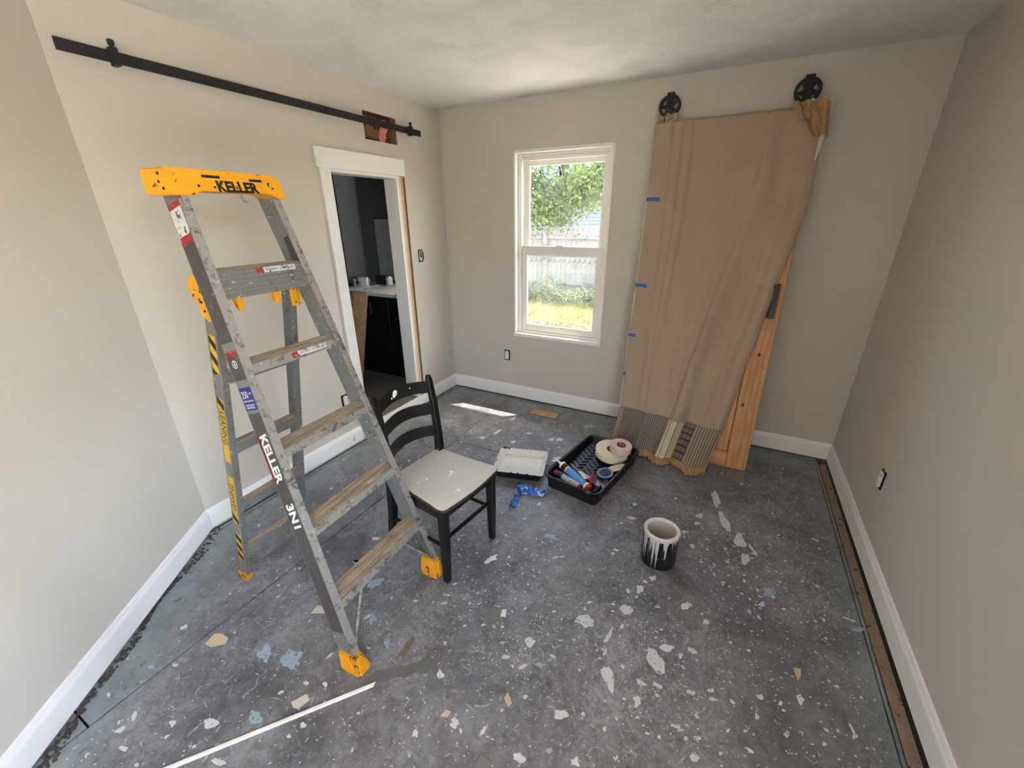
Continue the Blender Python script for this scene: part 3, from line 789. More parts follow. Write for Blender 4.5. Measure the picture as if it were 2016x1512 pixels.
TH = .2906; ST, CT = math.sin(TH), math.cos(TH)
UP = Vector((-ST, 0, CT)); FR = Vector((CT, 0, ST)); HY = Vector((0, 1, 0))
lad = empty('stepladder', (1.3658, -2.3389, 0), .0404)
tag(lad, 'splattered aluminium stepladder with yellow top cap and six tiers', 'ladder')
lad['label'] = 'paint-splattered aluminium stepladder with yellow top cap beside the black chair'
def LP(u, v, o=0.): return HY * u + UP * v + FR * o
def hw(v): return (.5574 + (.3593 - .5574) * v / 1.6) / 2
for s in (-1, 1):
    v0, v1 = .035, 1.79
    pr = [(0, 0), (-.030, 0), (-.030, -.003), (-.003, -.003), (-.003, -.072), (-.030, -.072), (-.030, -.075), (0, -.075)]   # (inward, o)
    bm = B(); lo = [bm.verts.new(LP(s * (hw(v0) + a), v0, o)) for a, o in pr]; hi = [bm.verts.new(LP(s * (hw(v1) + a), v1, o)) for a, o in pr]
    ff = []
    for i in range(8):
        f = bm.faces.new((lo[i], lo[(i + 1) % 8], hi[(i + 1) % 8], hi[i])); ff.append(f)
        f.material_index = 1 if i in (0,) else 0
    ff += [bm.faces.new(lo), bm.faces.new(hi)]
    bmesh.ops.recalc_face_normals(bm, faces=ff)
    rail = nm(bm, 'side_rail', [M_ALU, M_ALUF], lad)
    # rivets on the front flange
    for k in range(5):
        v = .300 + .3048 * k
        bm = B(); T = frame(LP(s * (hw(v) - .013), v, .0), HY, UP, FR); lathe(bm, [(.006, -.001), (.006, .0015), (.003, .003)], 10, T)
        nm(bm, 'rivet', M_STEEL, rail)
    # flared yellow foot
    bm = B()
    bot = [(-.008, -.285), (-.100, -.285), (-.100, -.222), (.001, -.222)]; top = [(-.022, -.279), (-.105, -.278), (-.105, -.243), (-.020, -.243)]
    pts = [Vector((n, -s * u * 1., 0)) for n, u in bot] + [Vector((n, -s * u, .092)) for n, u in top]
    hexa(bm, pts, .004)
    ft = nm(bm, 'foot', M_ORG, lad)
    bm = B()
    prism(bm, [Vector((-.012, s * .235, .006)), Vector((-.012, s * .276, .006)), Vector((-.02, s * .268, .08)), Vector((-.02, s * .250, .08))], (.014, 0, .0))
    nm(bm, 'foot_rib', M_YEL, ft)
    bm = B()
    prism(bm, [Vector((-.022, s * .283, .008)), Vector((-.088, s * .283, .008)), Vector((-.094, s * .279, .078)), Vector((-.05, s * .279, .078))], (0, s * .004, 0))
    nm(bm, 'foot_rib', M_YEL, ft)
    # brace from the lowest step to the foot
    bm = B(); tube(bm, [LP(s * (hw(.3) - .14), .300, -.012), LP(s * (hw(.1) - .008), .085, -.012)], .0055, 8); nm(bm, 'brace', M_ALUF, lad)
    bm = B(); tube(bm, [LP(s * (hw(.3) - .11), .296, -.065), LP(s * (hw(.1) - .006), .11, -.065)], .005, 8); nm(bm, 'brace', M_ALU, lad)

def step(k):
    v = .3157 + .3048 * k; a = hw(v) - .003
    c = LP(0, v, -.002); d = .082
    fh = .03 if k < 4 else .088
    # profile in (n, z): ribbed tread, ribbed front
    top = [(0, 0)]
    ribs = 9
    for i in range(ribs):
        x = -.004 - i * (d - .008) / ribs; q = (d - .008) / ribs
        top += [(x, .0), (x - q * .25, -.0016), (x - q * .7, -.0016), (x - q * .95, 0)]
    top += [(-d, 0), (-d, -.022), (-d + .003, -.022), (-d + .003, -.004), (-.004, -.004)]
    lean = ST / CT
    fr = [(-.004, -.004), (-.004 + (fh - .004) * lean, -fh)] if False else [(-.004, -fh)]
    n2 = 3 if k < 4 else 6
    face = []
    for i in range(n2):
        z = -fh + i * fh / n2
        face += [(0, z), (0, z + fh / n2 * .55), (-.0018, z + fh / n2 * .65), (-.0018, z + fh / n2 * .9)]
    prof = top + fr + face
    bm = B()
    A = [bm.verts.new((c.x + x + (-z) * lean, -a, c.z + z)) if z < -.0045 or x > -.002 else bm.verts.new((c.x + x, -a, c.z + z)) for x, z in prof]
    Bv = [bm.verts.new((v_.co.x, a, v_.co.z)) for v_ in A]
    ff = []; n = len(prof); nt_ = len(top)
    for i in range(n):
        f = bm.faces.new((A[i], A[(i + 1) % n], Bv[(i + 1) % n], Bv[i])); f.material_index = 0 if i < nt_ - 5 else 1; ff.append(f)
    ff += [bm.faces.new(A), bm.faces.new(Bv)]
    bmesh.ops.recalc_face_normals(bm, faces=ff)
    o = nm(bm, 'step', [M_TREAD, M_ALUF if k < 4 else M_ALU], lad)
    if k >= 3:   # worn warning strip on the front lip
        bm = B(); T = frame(c + Vector((lean * .013 + .0005, .02, -.013)), HY, (-lean, 0, 1), (1, 0, lean))
        box(bm, -.02, .105, -.009, .009, -.0003, .0006, M=T); lb = nm(bm, 'warning_strip', M_LWHITE, o)
        bm = B(); box(bm, -.045, -.022, -.009, .009, -.0003, .0008, M=T); nm(bm, 'warning_mark', M_LRED, o)
        text_mesh('warning_print', 'DO NOT STAND AT', .0125, M_LBLK, o, T @ Matrix.Translation((.043, 0, .0009)), .0002)
    return o
for k in range(5): step(k)

# top cap
cz0, cz1, cn0, cn1, cu = 1.688, 1.764, -.612, -.500, .186
cap = empty('cap_origin'); bpy.data.objects.remove(cap)
bm = B()
prof = [(-.19, 0), (-.19, .068), (-.176, .076), (.170, .076), (.186, .062), (.192, 0), (.155, 0), (.13, .014), (-.10, .014), (-.125, 0)]
v_a = [bm.verts.new((cn1 - ST / CT * (z - .03), u, cz0 + z)) for u, z in prof]
v_b = [bm.verts.new((cn0 - ST / CT * (z - .03) * .3, u * 1.02 - .004, cz0 + z)) for u, z in prof]
ff = [bm.faces.new((v_a[i], v_a[(i + 1) % 10], v_b[(i + 1) % 10], v_b[i])) for i in range(10)] + [bm.faces.new(v_a), bm.faces.new(v_b)]
bmesh.ops.recalc_face_normals(bm, faces=ff)
bmesh.ops.bevel(bm, geom=[e for e in bm.edges], offset=.004, segments=2, affect='EDGES')
cap = nm(bm, 'top_cap', M_YEL, lad); smooth(cap, 40)
TF = frame((cn1 + .0006, 0, cz0 + .038), HY, (-ST, 0, CT), FR)
TF.translation = Vector((cn1 - ST / CT * .008 + .0006, 0, cz0 + .038))
text_mesh('cap_lettering', 'KELLER', .046, M_LBLK, cap, TF @ Matrix.Translation((.018, -.010, 0)), .0008, bold=.0019, xs=.92)
for x0, x1, z in ((-.085, -.030, .020), (.068, .112, .017)):
    bm = B(); box(bm, x0, x1, z - .004, z + .004, -.001, .0008, .0, M=TF); nm(bm, 'cap_slot', M_DARK, cap)
for x, z in ((-.105, -.010), (.135, .010), (.145, -.006), (-.058, -.012)):
    bm = B(); lathe(bm, [(.004, 0), (.004, .0012)], 8, TF @ Matrix.Translation((x, z, 0))); nm(bm, 'cap_hole', M_DARK, cap)
for n, z in ((-.52, .018), (-.59, .022), (-.53, .058), (-.585, .06), (-.535, .036)):
    bm = B(); lathe(bm, [(.004, -.002), (.004, .002)], 8, Matrix.Translation((n, -.1925, cz0 + z)) @ Matrix.Rotation(R(90), 4, 'X')); nm(bm, 'cap_hole', M_DARK, cap)
bm = B(); tube(bm, [(cn1 + .004, .02, cz0 + .012), (cn1 + .006, .02, cz0 - .006), (cn1 + .010, .024, cz0 - .014), (cn1 + .014, .03, cz0 - .012), (cn1 + .015, .033, cz0 - .004)], .0028, 7)
nm(bm, 'tool_hook', M_STEEL, cap)

# labels on the outer face of the near front rail
def side_T(v, o=-.0375):   # x up the rail (reads downwards when flipped), z outwards (-y)
    sl = (.3593 - .5574) / 2 / 1.6
    y_ax = UP + HY * (-sl)
    return frame(LP(-(hw(v) + .0007), v, o), FR, y_ax, FR.cross(y_ax))
nearrail = [c for c in lad.children if c.name.startswith('side_rail')][0]
def lab(name, m, v0, v1, o0=-.07, o1=-.005, z=.0006):
    bm = B(); T = side_T((v0 + v1) / 2, (o0 + o1) / 2); h2, w2_ = (v1 - v0) / 2, (o1 - o0) / 2
    box(bm, -w2_, w2_, -h2, h2, -.0004, z, M=T); return nm(bm, name, m, nearrail)
lab('danger_label', M_LWHITE, 1.655, 1.735); lab('danger_bar', M_LRED, 1.735, 1.752); lab('danger_bar', M_LRED, 1.63, 1.655)
lab('grey_label', M_LGREY, 1.315, 1.63)
lab('caution_label', M_LGREY, 1.190, 1.270); lab('caution_bar', M_LRED, 1.270, 1.287)
T = side_T(1.244); bm = B(); lathe(bm, [(.014, 0), (.014, .0009), (.011, .0009), (.011, 0)], 18, T, True); 
prism(bm, [T @ Vector(p) for p in ((-.002, .009, 0), (.002, .009, 0), (.002, 0, 0), (.006, 0, 0), (0, -.009, 0), (-.006, 0, 0), (-.002, 0, 0))], T.to_3x3() @ Vector((0, 0, .001)))
nm(bm, 'arrow_symbol', M_LTXT, nearrail)
lab('load_label', M_LBLUE, 1.085, 1.165)
text_mesh('load_print', '250', .034, M_LTXT, nearrail, side_T(1.139) @ Matrix.Translation((-.010, 0, .0008)), .0002, xs=.72)
text_mesh('load_print', 'LBS.', .009, M_LTXT, nearrail, side_T(1.143) @ Matrix.Translation((.023, 0, .0008)), .0002)
text_mesh('load_print', 'LOAD CAPACITY', .0075, M_LTXT, nearrail, side_T(1.118) @ Matrix.Translation((.0, 0, .0008)), .0002)
text_mesh('load_print', 'HEAVY DUTY\nINDUSTRIAL', .0085, M_LTXT, nearrail, side_T(1.099) @ Matrix.Translation((.0, 0, .0008)), .0002)
lab('rail_label', M_LGREY, .20, 1.075)
lab('rail_label_stripe', simple('maroon_label', (96, 34, 38), .6, var=.3), .815, 1.0, -.071, -.052, .0008)
Tt = side_T(.905) @ Matrix.Rotation(R(-90), 4, 'Z')
text_mesh('rail_lettering', 'KELLER', .058, M_LTXT, nearrail, Tt @ Matrix.Translation((0, 0, .0009)), .0002, shear=-.25, bold=.002, xs=.95)
Tt = side_T(.680) @ Matrix.Rotation(R(-90), 4, 'Z')
text_mesh('rail_lettering', '3N1', .060, M_LTXT, nearrail, Tt @ Matrix.Translation((0, 0, .0009)), .0002, shear=-.25, bold=.002)
# label inside the far front rail
bm = B()
v = 1.62; T = frame(LP(hw(v) - .0035, v, -.036), FR, UP, FR.cross(UP))
box(bm, -.030, .030, -.085, .085, 0, .0008, M=T)
farrail = [c for c in lad.children if c.name.startswith('side_rail')][1]
nm(bm, 'grey_label', M_LGREY, farrail)
bm = B(); box(bm, -.030, .030, .085, .100, 0, .0009, M=T); nm(bm, 'danger_bar', M_LRED, farrail)

# rear section
U0 = .008
def rn(z): return -.835 + .235 * z            # front edge of the rear rails
UPR = Vector((.235, 0, 1)).normalized()
for s in (-1, 1):
    bm = B(); pr = [(0, 0), (-.024, 0), (-.024, -.003), (-.003, -.003), (-.003, -.05), (-.024, -.05), (-.024, -.053), (0, -.053)]
    z0, z1 = .03, 1.44
    def uu(z): return .172 - .012 * z / 1.4
    lo = [bm.verts.new((rn(z0) + o, U0 + s * (uu(z0) + a), z0)) for a, o in pr]; hi = [bm.verts.new((rn(z1) + o, U0 + s * (uu(z1) + a), z1)) for a, o in pr]
    ff = [bm.faces.new((lo[i], lo[(i + 1) % 8], hi[(i + 1) % 8], hi[i])) for i in range(8)] + [bm.faces.new(lo), bm.faces.new(hi)]
    bmesh.ops.recalc_face_normals(bm, faces=ff)
    rr = nm(bm, 'rear_rail', M_ALU, lad)
    if s < 0: rear_near = rr
    bm = B(); y = U0 + s * .172
    hexa(bm, [(rn(0) + .004, y + s * .006, 0), (rn(0) - .06, y + s * .006, 0), (rn(0) - .06, y - s * .03, 0), (rn(0) + .004, y - s * .03, 0), (rn(0) + .009, y + s * .004, .042), (rn(0) - .055, y + s * .004, .042), (rn(0) - .055, y - s * .026, .042), (rn(0) + .009, y - s * .026, .042)], .003)
    nm(bm, 'rear_foot', M_ORG, lad)
    # yellow hinge plate between rear rail and front rail
    y = U0 + s * (.172 - .0105) + s * .001
    ol = [(rn(1.30) - .055, 1.325), (rn(1.30) - .02, 1.30), (rn(1.30) + .02, 1.30), (rn(1.34) + .02, 1.34), (rn(1.40) + .01, 1.41), (rn(1.4) - .04, 1.42), (rn(1.35) - .055, 1.36)] if s > 0 else [(rn(1.30) - .055, 1.325), (rn(1.30) - .02, 1.298), (rn(1.30) + .03, 1.300), (rn(1.3) + .085, 1.33), (-.47, 1.38), (-.49, 1.41), (-.53, 1.448), (-.575, 1.452), (-.603, 1.438), (-.610, 1.41), (-.600, 1.38), (rn(1.35) - .06, 1.355)]
    bm = B(); prism(bm, [(n, y, z) for n, z in ol], (0, s * .006, 0))
    bmesh.ops.bevel(bm, geom=list(bm.edges), offset=.0015, segments=1, affect='EDGES')
    hp = nm(bm, 'hinge_plate', M_YEL, lad)
    for n, z in ((-.545, 1.40), (-.555, 1.365), (-.55, 1.335), (-.49, 1.335)):
        bm = B(); lathe(bm, [(.004, -.001), (.004, .0035)], 8, Matrix.Translation((n, y + s * .006, z)) @ Matrix.Rotation(R(90), 4, 'X')); nm(bm, 'hinge_rivet', M_DARK, hp)
# clip on the inner face of the far rear rail and hooks under the wide step
bm = B(); box(bm, rn(1.36) + .001, rn(1.36) + .012, U0 + .128, U0 + .155, 1.30, 1.425, .002); cl = nm(bm, 'rail_clip', M_YEL, lad)
for z in (1.315, 1.365):
    bm = B(); lathe(bm, [(.003, 0), (.003, .0135)], 8, Matrix.Translation((rn(1.36), U0 + .142, z)) @ Matrix.Rotation(R(90), 4, 'Y')); nm(bm, 'clip_rivet', M_DARK, cl)
zb = .3157 * CT + 4 * .3048 * CT - .088
nb = -ST * (.3157 + 4 * .3048) + .088 * ST / CT
for y in (-.115, .022):
    bm = B()
    box(bm, nb - .085, nb - .01, y - .05, y + .035, zb - .004, zb + .003, .001)
    hexa(bm, [(nb - .05, y + .008, zb - .047), (nb - .036, y + .008, zb - .047), (nb - .036, y + .026, zb - .047), (nb - .05, y + .026, zb - .047), (nb - .055, y - .002, zb), (nb - .025, y - .002, zb), (nb - .025, y + .024, zb), (nb - .055, y + .024, zb)], .002)
    nm(bm, 'paint_hook', M_YEL, lad)
for z in (1.10, .785, .475, .195):
    bm = B(); box(bm, rn(z) - .045, rn(z) - .004, U0 - .165, U0 + .165, z - .045, z, .003)
    rg2 = nm(bm, 'rear_rung', M_ALU, lad)
    bm = B(); box(bm, rn(z) - .043, rn(z) - .006, U0 - .163, U0 + .163, z, z + .0012); nm(bm, 'rung_grime', M_TREAD, rg2)
# hazard labels on the near rear rail
def rear_T(z, d=-.0265): return frame((rn(z) + d, U0 - (uu(z) + .0006), z), (1, 0, -.235), (.235, .0086, 1), Vector((1, 0, -.235)).cross(Vector((.235, .0086, 1))))
def rlab(name, m, z0, z1, w=.034, t=.0006):
    bm = B(); T = rear_T((z0 + z1) / 2); h2 = (z1 - z0) / 2; box(bm, -w / 2, w / 2, -h2, h2, -.0003, t, M=T); return nm(bm, name, m, rear_near)
def hazard(z0, z1, flip=1):
    rlab('hazard_label', M_LYEL, z0, z1, .034)
    n = max(1, int((z1 - z0) / .056))
    for i in range(n):
        z = z0 + (i + .5) * (z1 - z0) / n; T = rear_T(z); bm = B(); h2 = .014; w = .017
        prism(bm, [T @ Vector(p) for p in ((-w, -h2 + flip * .014, .0004), (w, -h2 - flip * .014, .0004), (w, h2 - flip * .014, .0004), (-w, h2 + flip * .014, .0004))], (0, -.0006, 0))
        nm(bm, 'hazard_stripe', M_LBLK, rear_near)
hazard(1.065, 1.25); hazard(.955, 1.0); rlab('hazard_label', M_LYEL, .70, .955)
hazard(.36, .42); rlab('hazard_label', M_LYEL, .42, .63); hazard(.13, .30)
Tt = rear_T(.865) @ Matrix.Rotation(R(-90), 4, 'Z'); text_mesh('hazard_lettering', 'LEANING', .038, M_LBLK, rear_near, Tt @ Matrix.Translation((0, 0, .0008)), .0002, xs=1.)
Tt = rear_T(.515) @ Matrix.Rotation(R(90), 4, 'Z'); text_mesh('hazard_lettering', 'LEANING', .036, M_LBLK, rear_near, Tt @ Matrix.Translation((0, 0, .0008)), .0002, xs=1.)

# ------------------------------------------------------------------ chair
M_CHBLK = simple('black_chair_paint', (20, 19, 19), .4, var=.25, speck=(190, 188, 184), speck_scale=38, speck_lo=.745)
M_SEAT = simple('splattered_white_seat', (190, 187, 179), .55, var=.05, scale=6, speck=(160, 157, 149), speck_scale=30, speck_lo=.70)
M_SEATE = simple('reddish_seat_edge', (74, 44, 32), .5, var=.4, scale=20)
ch = empty('dining_chair', (1.26, -1.90, 0), R(-7.4))
tag(ch, 'black ladder-back wooden chair with paint-splattered white seat', 'chair')
SEATZ = .447
bm = B()
def seat_pt(a, inset=0.):   # outline of the seat (n, u)
    pass
ol = []
fw, bw_, fd, bd_ = .205, .178, .205, -.19
N = 10
for i in range(N + 1): t_ = i / N; ol.append((fd + .012 * math.sin(math.pi * t_), -fw + .025 + (2 * fw - .05) * t_))
ol += [(fd - .008, fw - .008), (fd - .03, fw)]
for i in range(5): t_ = (i + 1) / 5; ol.append((fd - .03 + (bd_ - fd + .03) * t_, fw + (bw_ - fw) * t_ - .006 * math.sin(math.pi * t_)))
ol += [(bd_, -bw_)]
for i in range(4): t_ = (i + 1) / 5; ol.append((bd_ + (fd - .03 - bd_) * t_, -bw_ - (fw - bw_) * t_ + .006 * math.sin(math.pi * t_)))
ol += [(fd - .03, -fw), (fd - .008, -fw + .008)]
def ring(z, k): return [bm.verts.new((n * k, u * k, z - (.006 * (1 - (n / .2) ** 2) * (1 - (u / .2) ** 2) if False else 0))) for n, u in ol]
r0, r1, r2_, r3 = ring(SEATZ - .030, .955), ring(SEATZ - .014, 1.0), ring(SEATZ - .004, .998), ring(SEATZ, .982)
n = len(ol)
for a, b_, mi in ((r0, r1, 1), (r1, r2_, 1), (r2_, r3, 0)):
    for i in range(n): f = bm.faces.new((a[i], a[(i + 1) % n], b_[(i + 1) % n], b_[i])); f.material_index = mi
f = bm.faces.new(r3); f.material_index = 0
f = bm.faces.new(r0[::-1]); f.material_index = 1
bmesh.ops.recalc_face_normals(bm, faces=bm.faces[:])
seat = nm(bm, 'seat', [M_SEAT, M_SEATE], ch); smooth(seat, 50)
bm = B()
def sq(bm, pts, w, d=None):
    """square bar along points, w across u, d across n; either may be lists"""
    d = d or w; n = len(pts); ws = w if isinstance(w, (list, tuple)) else [w] * n; ds = d if isinstance(d, (list, tuple)) else [d] * n; rings = []
    for p, a, b_ in zip(pts, ws, ds):
        p = Vector(p); rings.append([bm.verts.new(p + Vector((x * b_ / 2, y * a / 2, 0))) for x, y in ((-1, -1), (1, -1), (1, 1), (-1, 1))])
    ff = []
    for a, b_ in zip(rings, rings[1:]):
        for k in range(4): ff.append(bm.faces.new((a[k], a[(k + 1) % 4], b_[(k + 1) % 4], b_[k])))
    ff += [bm.faces.new(rings[0]), bm.faces.new(rings[-1])]
    bmesh.ops.recalc_face_normals(bm, faces=ff)
    bmesh.ops.bevel(bm, geom=list({e for f in ff for e in f.edges if e.calc_face_angle(0) > .5}), offset=.003, segments=1, affect='EDGES')
bm.free()
for s in (-1, 1):
    bm = B(); sq(bm, [(.168, s * .172, SEATZ - .03), (.168, s * .174, .2), (.165, s * .176, 0)], [.042, .038, .03], [.04, .036, .03]); nm(bm, 'leg', M_CHBLK, ch)
    bm = B(); sq(bm, [(-.245, s * .168, 0), (-.20, s * .168, .22), (-.178, s * .168, SEATZ - .01), (-.180, s * .169, .55), (-.196, s * .170, .72), (-.218, s * .171, .845), (-.222, s * .171, .868)], [.032, .036, .038, .036, .034, .032, .022], [.03, .036, .04, .036, .03, .026, .018]); nm(bm, 'back_post', M_CHBLK, ch)
    bm = B(); tube(bm, [(.16, s * .174, .205), (-.20, s * .168, .20)], .010, 10); smooth(nm(bm, 'side_stretcher', M_CHBLK, ch))
    bm = B(); box(bm, -.165, .155, s * .172 - .009, s * .172 + .009, SEATZ - .085, SEATZ - .03, .002); nm(bm, 'side_apron', M_CHBLK, ch)
bm = B(); tube(bm, [(.165, -.172, .245), (.165, .172, .245)], .0105, 10); smooth(nm(bm, 'front_stretcher', M_CHBLK, ch))
bm = B(); tube(bm, [(-.2, -.165, .25), (-.2, .165, .25)], .010, 10); smooth(nm(bm, 'rear_stretcher', M_CHBLK, ch))
for n0 in (.165, -.178):
    bm = B(); box(bm, n0 - .009, n0 + .009, -.155, .155, SEATZ - .085, SEATZ - .03, .002); nm(bm, 'front_apron' if n0 > 0 else 'rear_apron', M_CHBLK, ch)
for zc, hh, nb_ in ((.808, .062, -.212), (.688, .060, -.194), (.565, .058, -.183)):
    bm = B(); NS = 14; rings = []
    for i in range(NS + 1):
        t_ = i / NS; u = -.158 + .316 * t_; bow = .042 * math.sin(math.pi * t_); arch = .014 * math.sin(math.pi * t_)
        q = [(nb_ - bow - .007, zc - hh / 2 + arch), (nb_ - bow + .007, zc - hh / 2 + arch), (nb_ - bow + .006 - .004, zc + hh / 2 + arch), (nb_ - bow - .009, zc + hh / 2 + arch)]
        rings.append([bm.verts.new((a, u, b_)) for a, b_ in q])
    for a, b_ in zip(rings, rings[1:]):
        for k in range(4): bm.faces.new((a[k], a[(k + 1) % 4], b_[(k + 1) % 4], b_[k]))
    bm.faces.new(rings[0]); bm.faces.new(rings[-1]); bmesh.ops.recalc_face_normals(bm, faces=bm.faces[:])
    sl_ = nm(bm, 'back_slat', M_CHBLK, ch); smooth(sl_, 40)
    if zc > .8:
        bm = B()
        for (u, z, r_) in ((-.028, .818, .014), (-.036, .808, .010), (-.054, .80, .005), (.06, .815, .004)):
            nx = nb_ - .042 * math.sin(math.pi * (u + .158) / .316) + .0055
            T = Matrix.Translation((nx, u, z + .012)) @ Matrix.Rotation(R(90), 4, 'Y') @ Matrix.Diagonal((1.2, 1, .22, 1))
            bmesh.ops.create_icosphere(bm, subdivisions=2, radius=r_, matrix=T)
        o = nm(bm, 'paint_drip', M_TRIM, sl_); o['label'] = 'white paint blob'
bm = B(); rp = random.Random(9)
for (n0, u0, c_, sp) in ((.04, .03, 6, .02), (-.12, .08, 1, .02), (.15, -.06, 4, .02), (-.05, -.12, 2, .05)):
    for i in range(c_):
        r_ = rp.uniform(.003, .010); T = Matrix.Translation((n0 + rp.gauss(0, sp * .5), u0 + rp.gauss(0, sp), SEATZ)) @ Matrix.Rotation(rp.random() * 6, 4, 'Z') @ Matrix.Diagonal((1.6, .8, .08, 1))
        bmesh.ops.create_icosphere(bm, subdivisions=1, radius=r_, matrix=T)
o = nm(bm, 'seat_splatter', M_TRIM, seat); o['kind'] = 'stuff'

# ------------------------------------------------------------------ sliding barn door leaning on the back wall
DD = Vector((0, .35, 2.15)).normalized(); DN = Vector((0, -2.15, .35)).normalized()      # up the door, out of its face
D0 = Vector((0, -.43, 0))
def DP(x, b, o=0.): return Vector((x, 0, 0)) + D0 + DD * b + DN * o
M_PINE = oak('knotty_pine', (198, 146, 99), (177, 123, 78), (4, 4, .35), wave=.36)
M_PINE2 = oak('knotty_pine_rail', (194, 142, 95), (175, 121, 76), (.35, 4, 4), wave=.36)
bdoor = empty('barn_door', (2.2, -.43, 0)); tag(bdoor, 'unpainted pine barn door leaning on the back wall under the cloth', 'door')
def dbox(name, m, x0, x1, b0, b1, o0, o1, par=bdoor, bev=.0015):
    bm = B(); T = Matrix.Translation(-bdoor.location) @ frame(D0, (1, 0, 0), DN, DD)
    # local axes: x, out of face, up the door
    ax = Matrix((Vector((1, 0, 0)), DN, DD)).transposed().to_4x4(); ax.translation = D0 - Vector(bdoor.location)
    box(bm, x0, x1, o0, o1, b0, b1, bev, M=ax)
    bmesh.ops.recalc_face_normals(bm, faces=bm.faces[:])
    return nm(bm, name, m, par)
DX0, DX1, DT = 1.782, 2.668, 2.185
LB = .006
dbox('door_stile', M_PINE, DX0, DX0 + .125, LB, DT, -.036, 0); dbox('door_stile', M_PINE, DX1 - .125, DX1, LB, DT, -.036, 0)
dbox('door_rail', M_PINE2, DX0 + .126, DX1 - .126, LB, .115, -.036, 0); dbox('door_rail', M_PINE2, DX0 + .126, DX1 - .126, DT - .13, DT, -.036, 0); dbox('door_rail', M_PINE2, DX0 + .126, DX1 - .126, 1.0, 1.13, -.036, 0)
for i in range(5):
    a = DX0 + .127 + i * .1262; dbox('door_plank', M_PINE, a, a + .1245, .117, .998, -.026, -.008); dbox('door_plank', M_PINE, a, a + .1245, 1.132, DT - .132, -.026, -.008)
dbox('edge_strip', M_TRIM, DX0 - .004, DX0 - .0005, .02, DT, -.034, .006)
M_KNOT = simple('knot_wood', (92, 50, 26), .6)
for x, b_ in ((2.607, .80), (2.575, .46)):
    bm = B(); ax = Matrix((Vector((1, 0, 0)), DN, DD)).transposed().to_4x4(); ax.translation = DP(x, b_) - Vector(bdoor.location)
    T = ax @ Matrix.Rotation(R(-90), 4, 'X')
    lathe(bm, [(.011, -.001), (.010, .0003), (.004, .0005)], 14, T @ Matrix.Diagonal((1, 1.4, 1, 1))); nm(bm, 'knot', M_KNOT, bdoor)
# black pull
pl = dbox('pull_plate', M_BLACK, 2.595, 2.645, 1.035, 1.245, .0, .004)
for b_ in (1.045, 1.225): dbox('pull_mount', M_BLACK, 2.608, 2.632, b_ - .012, b_ + .018, .004, .034, pl)
dbox('pull_grip', M_BLACK, 2.611, 2.629, 1.05, 1.235, .028, .038, pl)
# straps with wheels
for x in (1.836, 2.572):
    st = dbox('hanger_strap', M_BLACK, x - .022, x + .022, 2.02, 2.372, -.002, .003)
    dbox('strap_top', M_BLACK, x - .022, x + .022, 2.366, 2.372, -.034, .003, st)
    for b_ in (2.06, 2.14):
        bm = B(); ax = Matrix((Vector((1, 0, 0)), DN, DD)).transposed().to_4x4(); ax.translation = DP(x, b_, -.004) - Vector(bdoor.location)
        lathe(bm, [(.011, 0), (.011, .006), (.007, .008)], 6, ax @ Matrix.Rotation(R(-90), 4, 'X')); nm(bm, 'strap_bolt', M_BLACK, st)
    ax = Matrix((Vector((1, 0, 0)), DN, DD)).transposed().to_4x4(); ax.translation = DP(x, 2.298, -.016) - Vector(bdoor.location)
    T = ax @ Matrix.Rotation(R(-90), 4, 'X') @ Matrix.Rotation(R(36 if x < 2 else 20), 4, 'Z')
    bm = B()
    lathe(bm, [(.049, -.011), (.064, -.011), (.066, -.009), (.060, -.004), (.060, .004), (.066, .009), (.064, .011), (.049, .011)], 36, T, True)
    lathe(bm, [(.014, -.013), (.014, .013)], 18, T)
    for k in range(5):
        M2 = T @ Matrix.Rotation(k * 2 * math.pi / 5, 4, 'Z')
        hexa(bm, [M2 @ Vector(p) for p in ((.010, -.012, -.006), (.052, -.008, -.006), (.052, .008, -.006), (.010, .012, -.006), (.010, -.012, .006), (.052, -.008, .006), (.052, .008, .006), (.010, .012, .006))])
    wh = nm(bm, 'wheel', M_BLACK, bdoor); smooth(wh, 35)
    bm = B(); lathe(bm, [(.012, .014), (.012, .024), (.008, .027)], 6, T); nm(bm, 'axle_nut', M_BLACK, wh)
M_PAPER = simple('white_wrap', (226, 222, 216), .8)

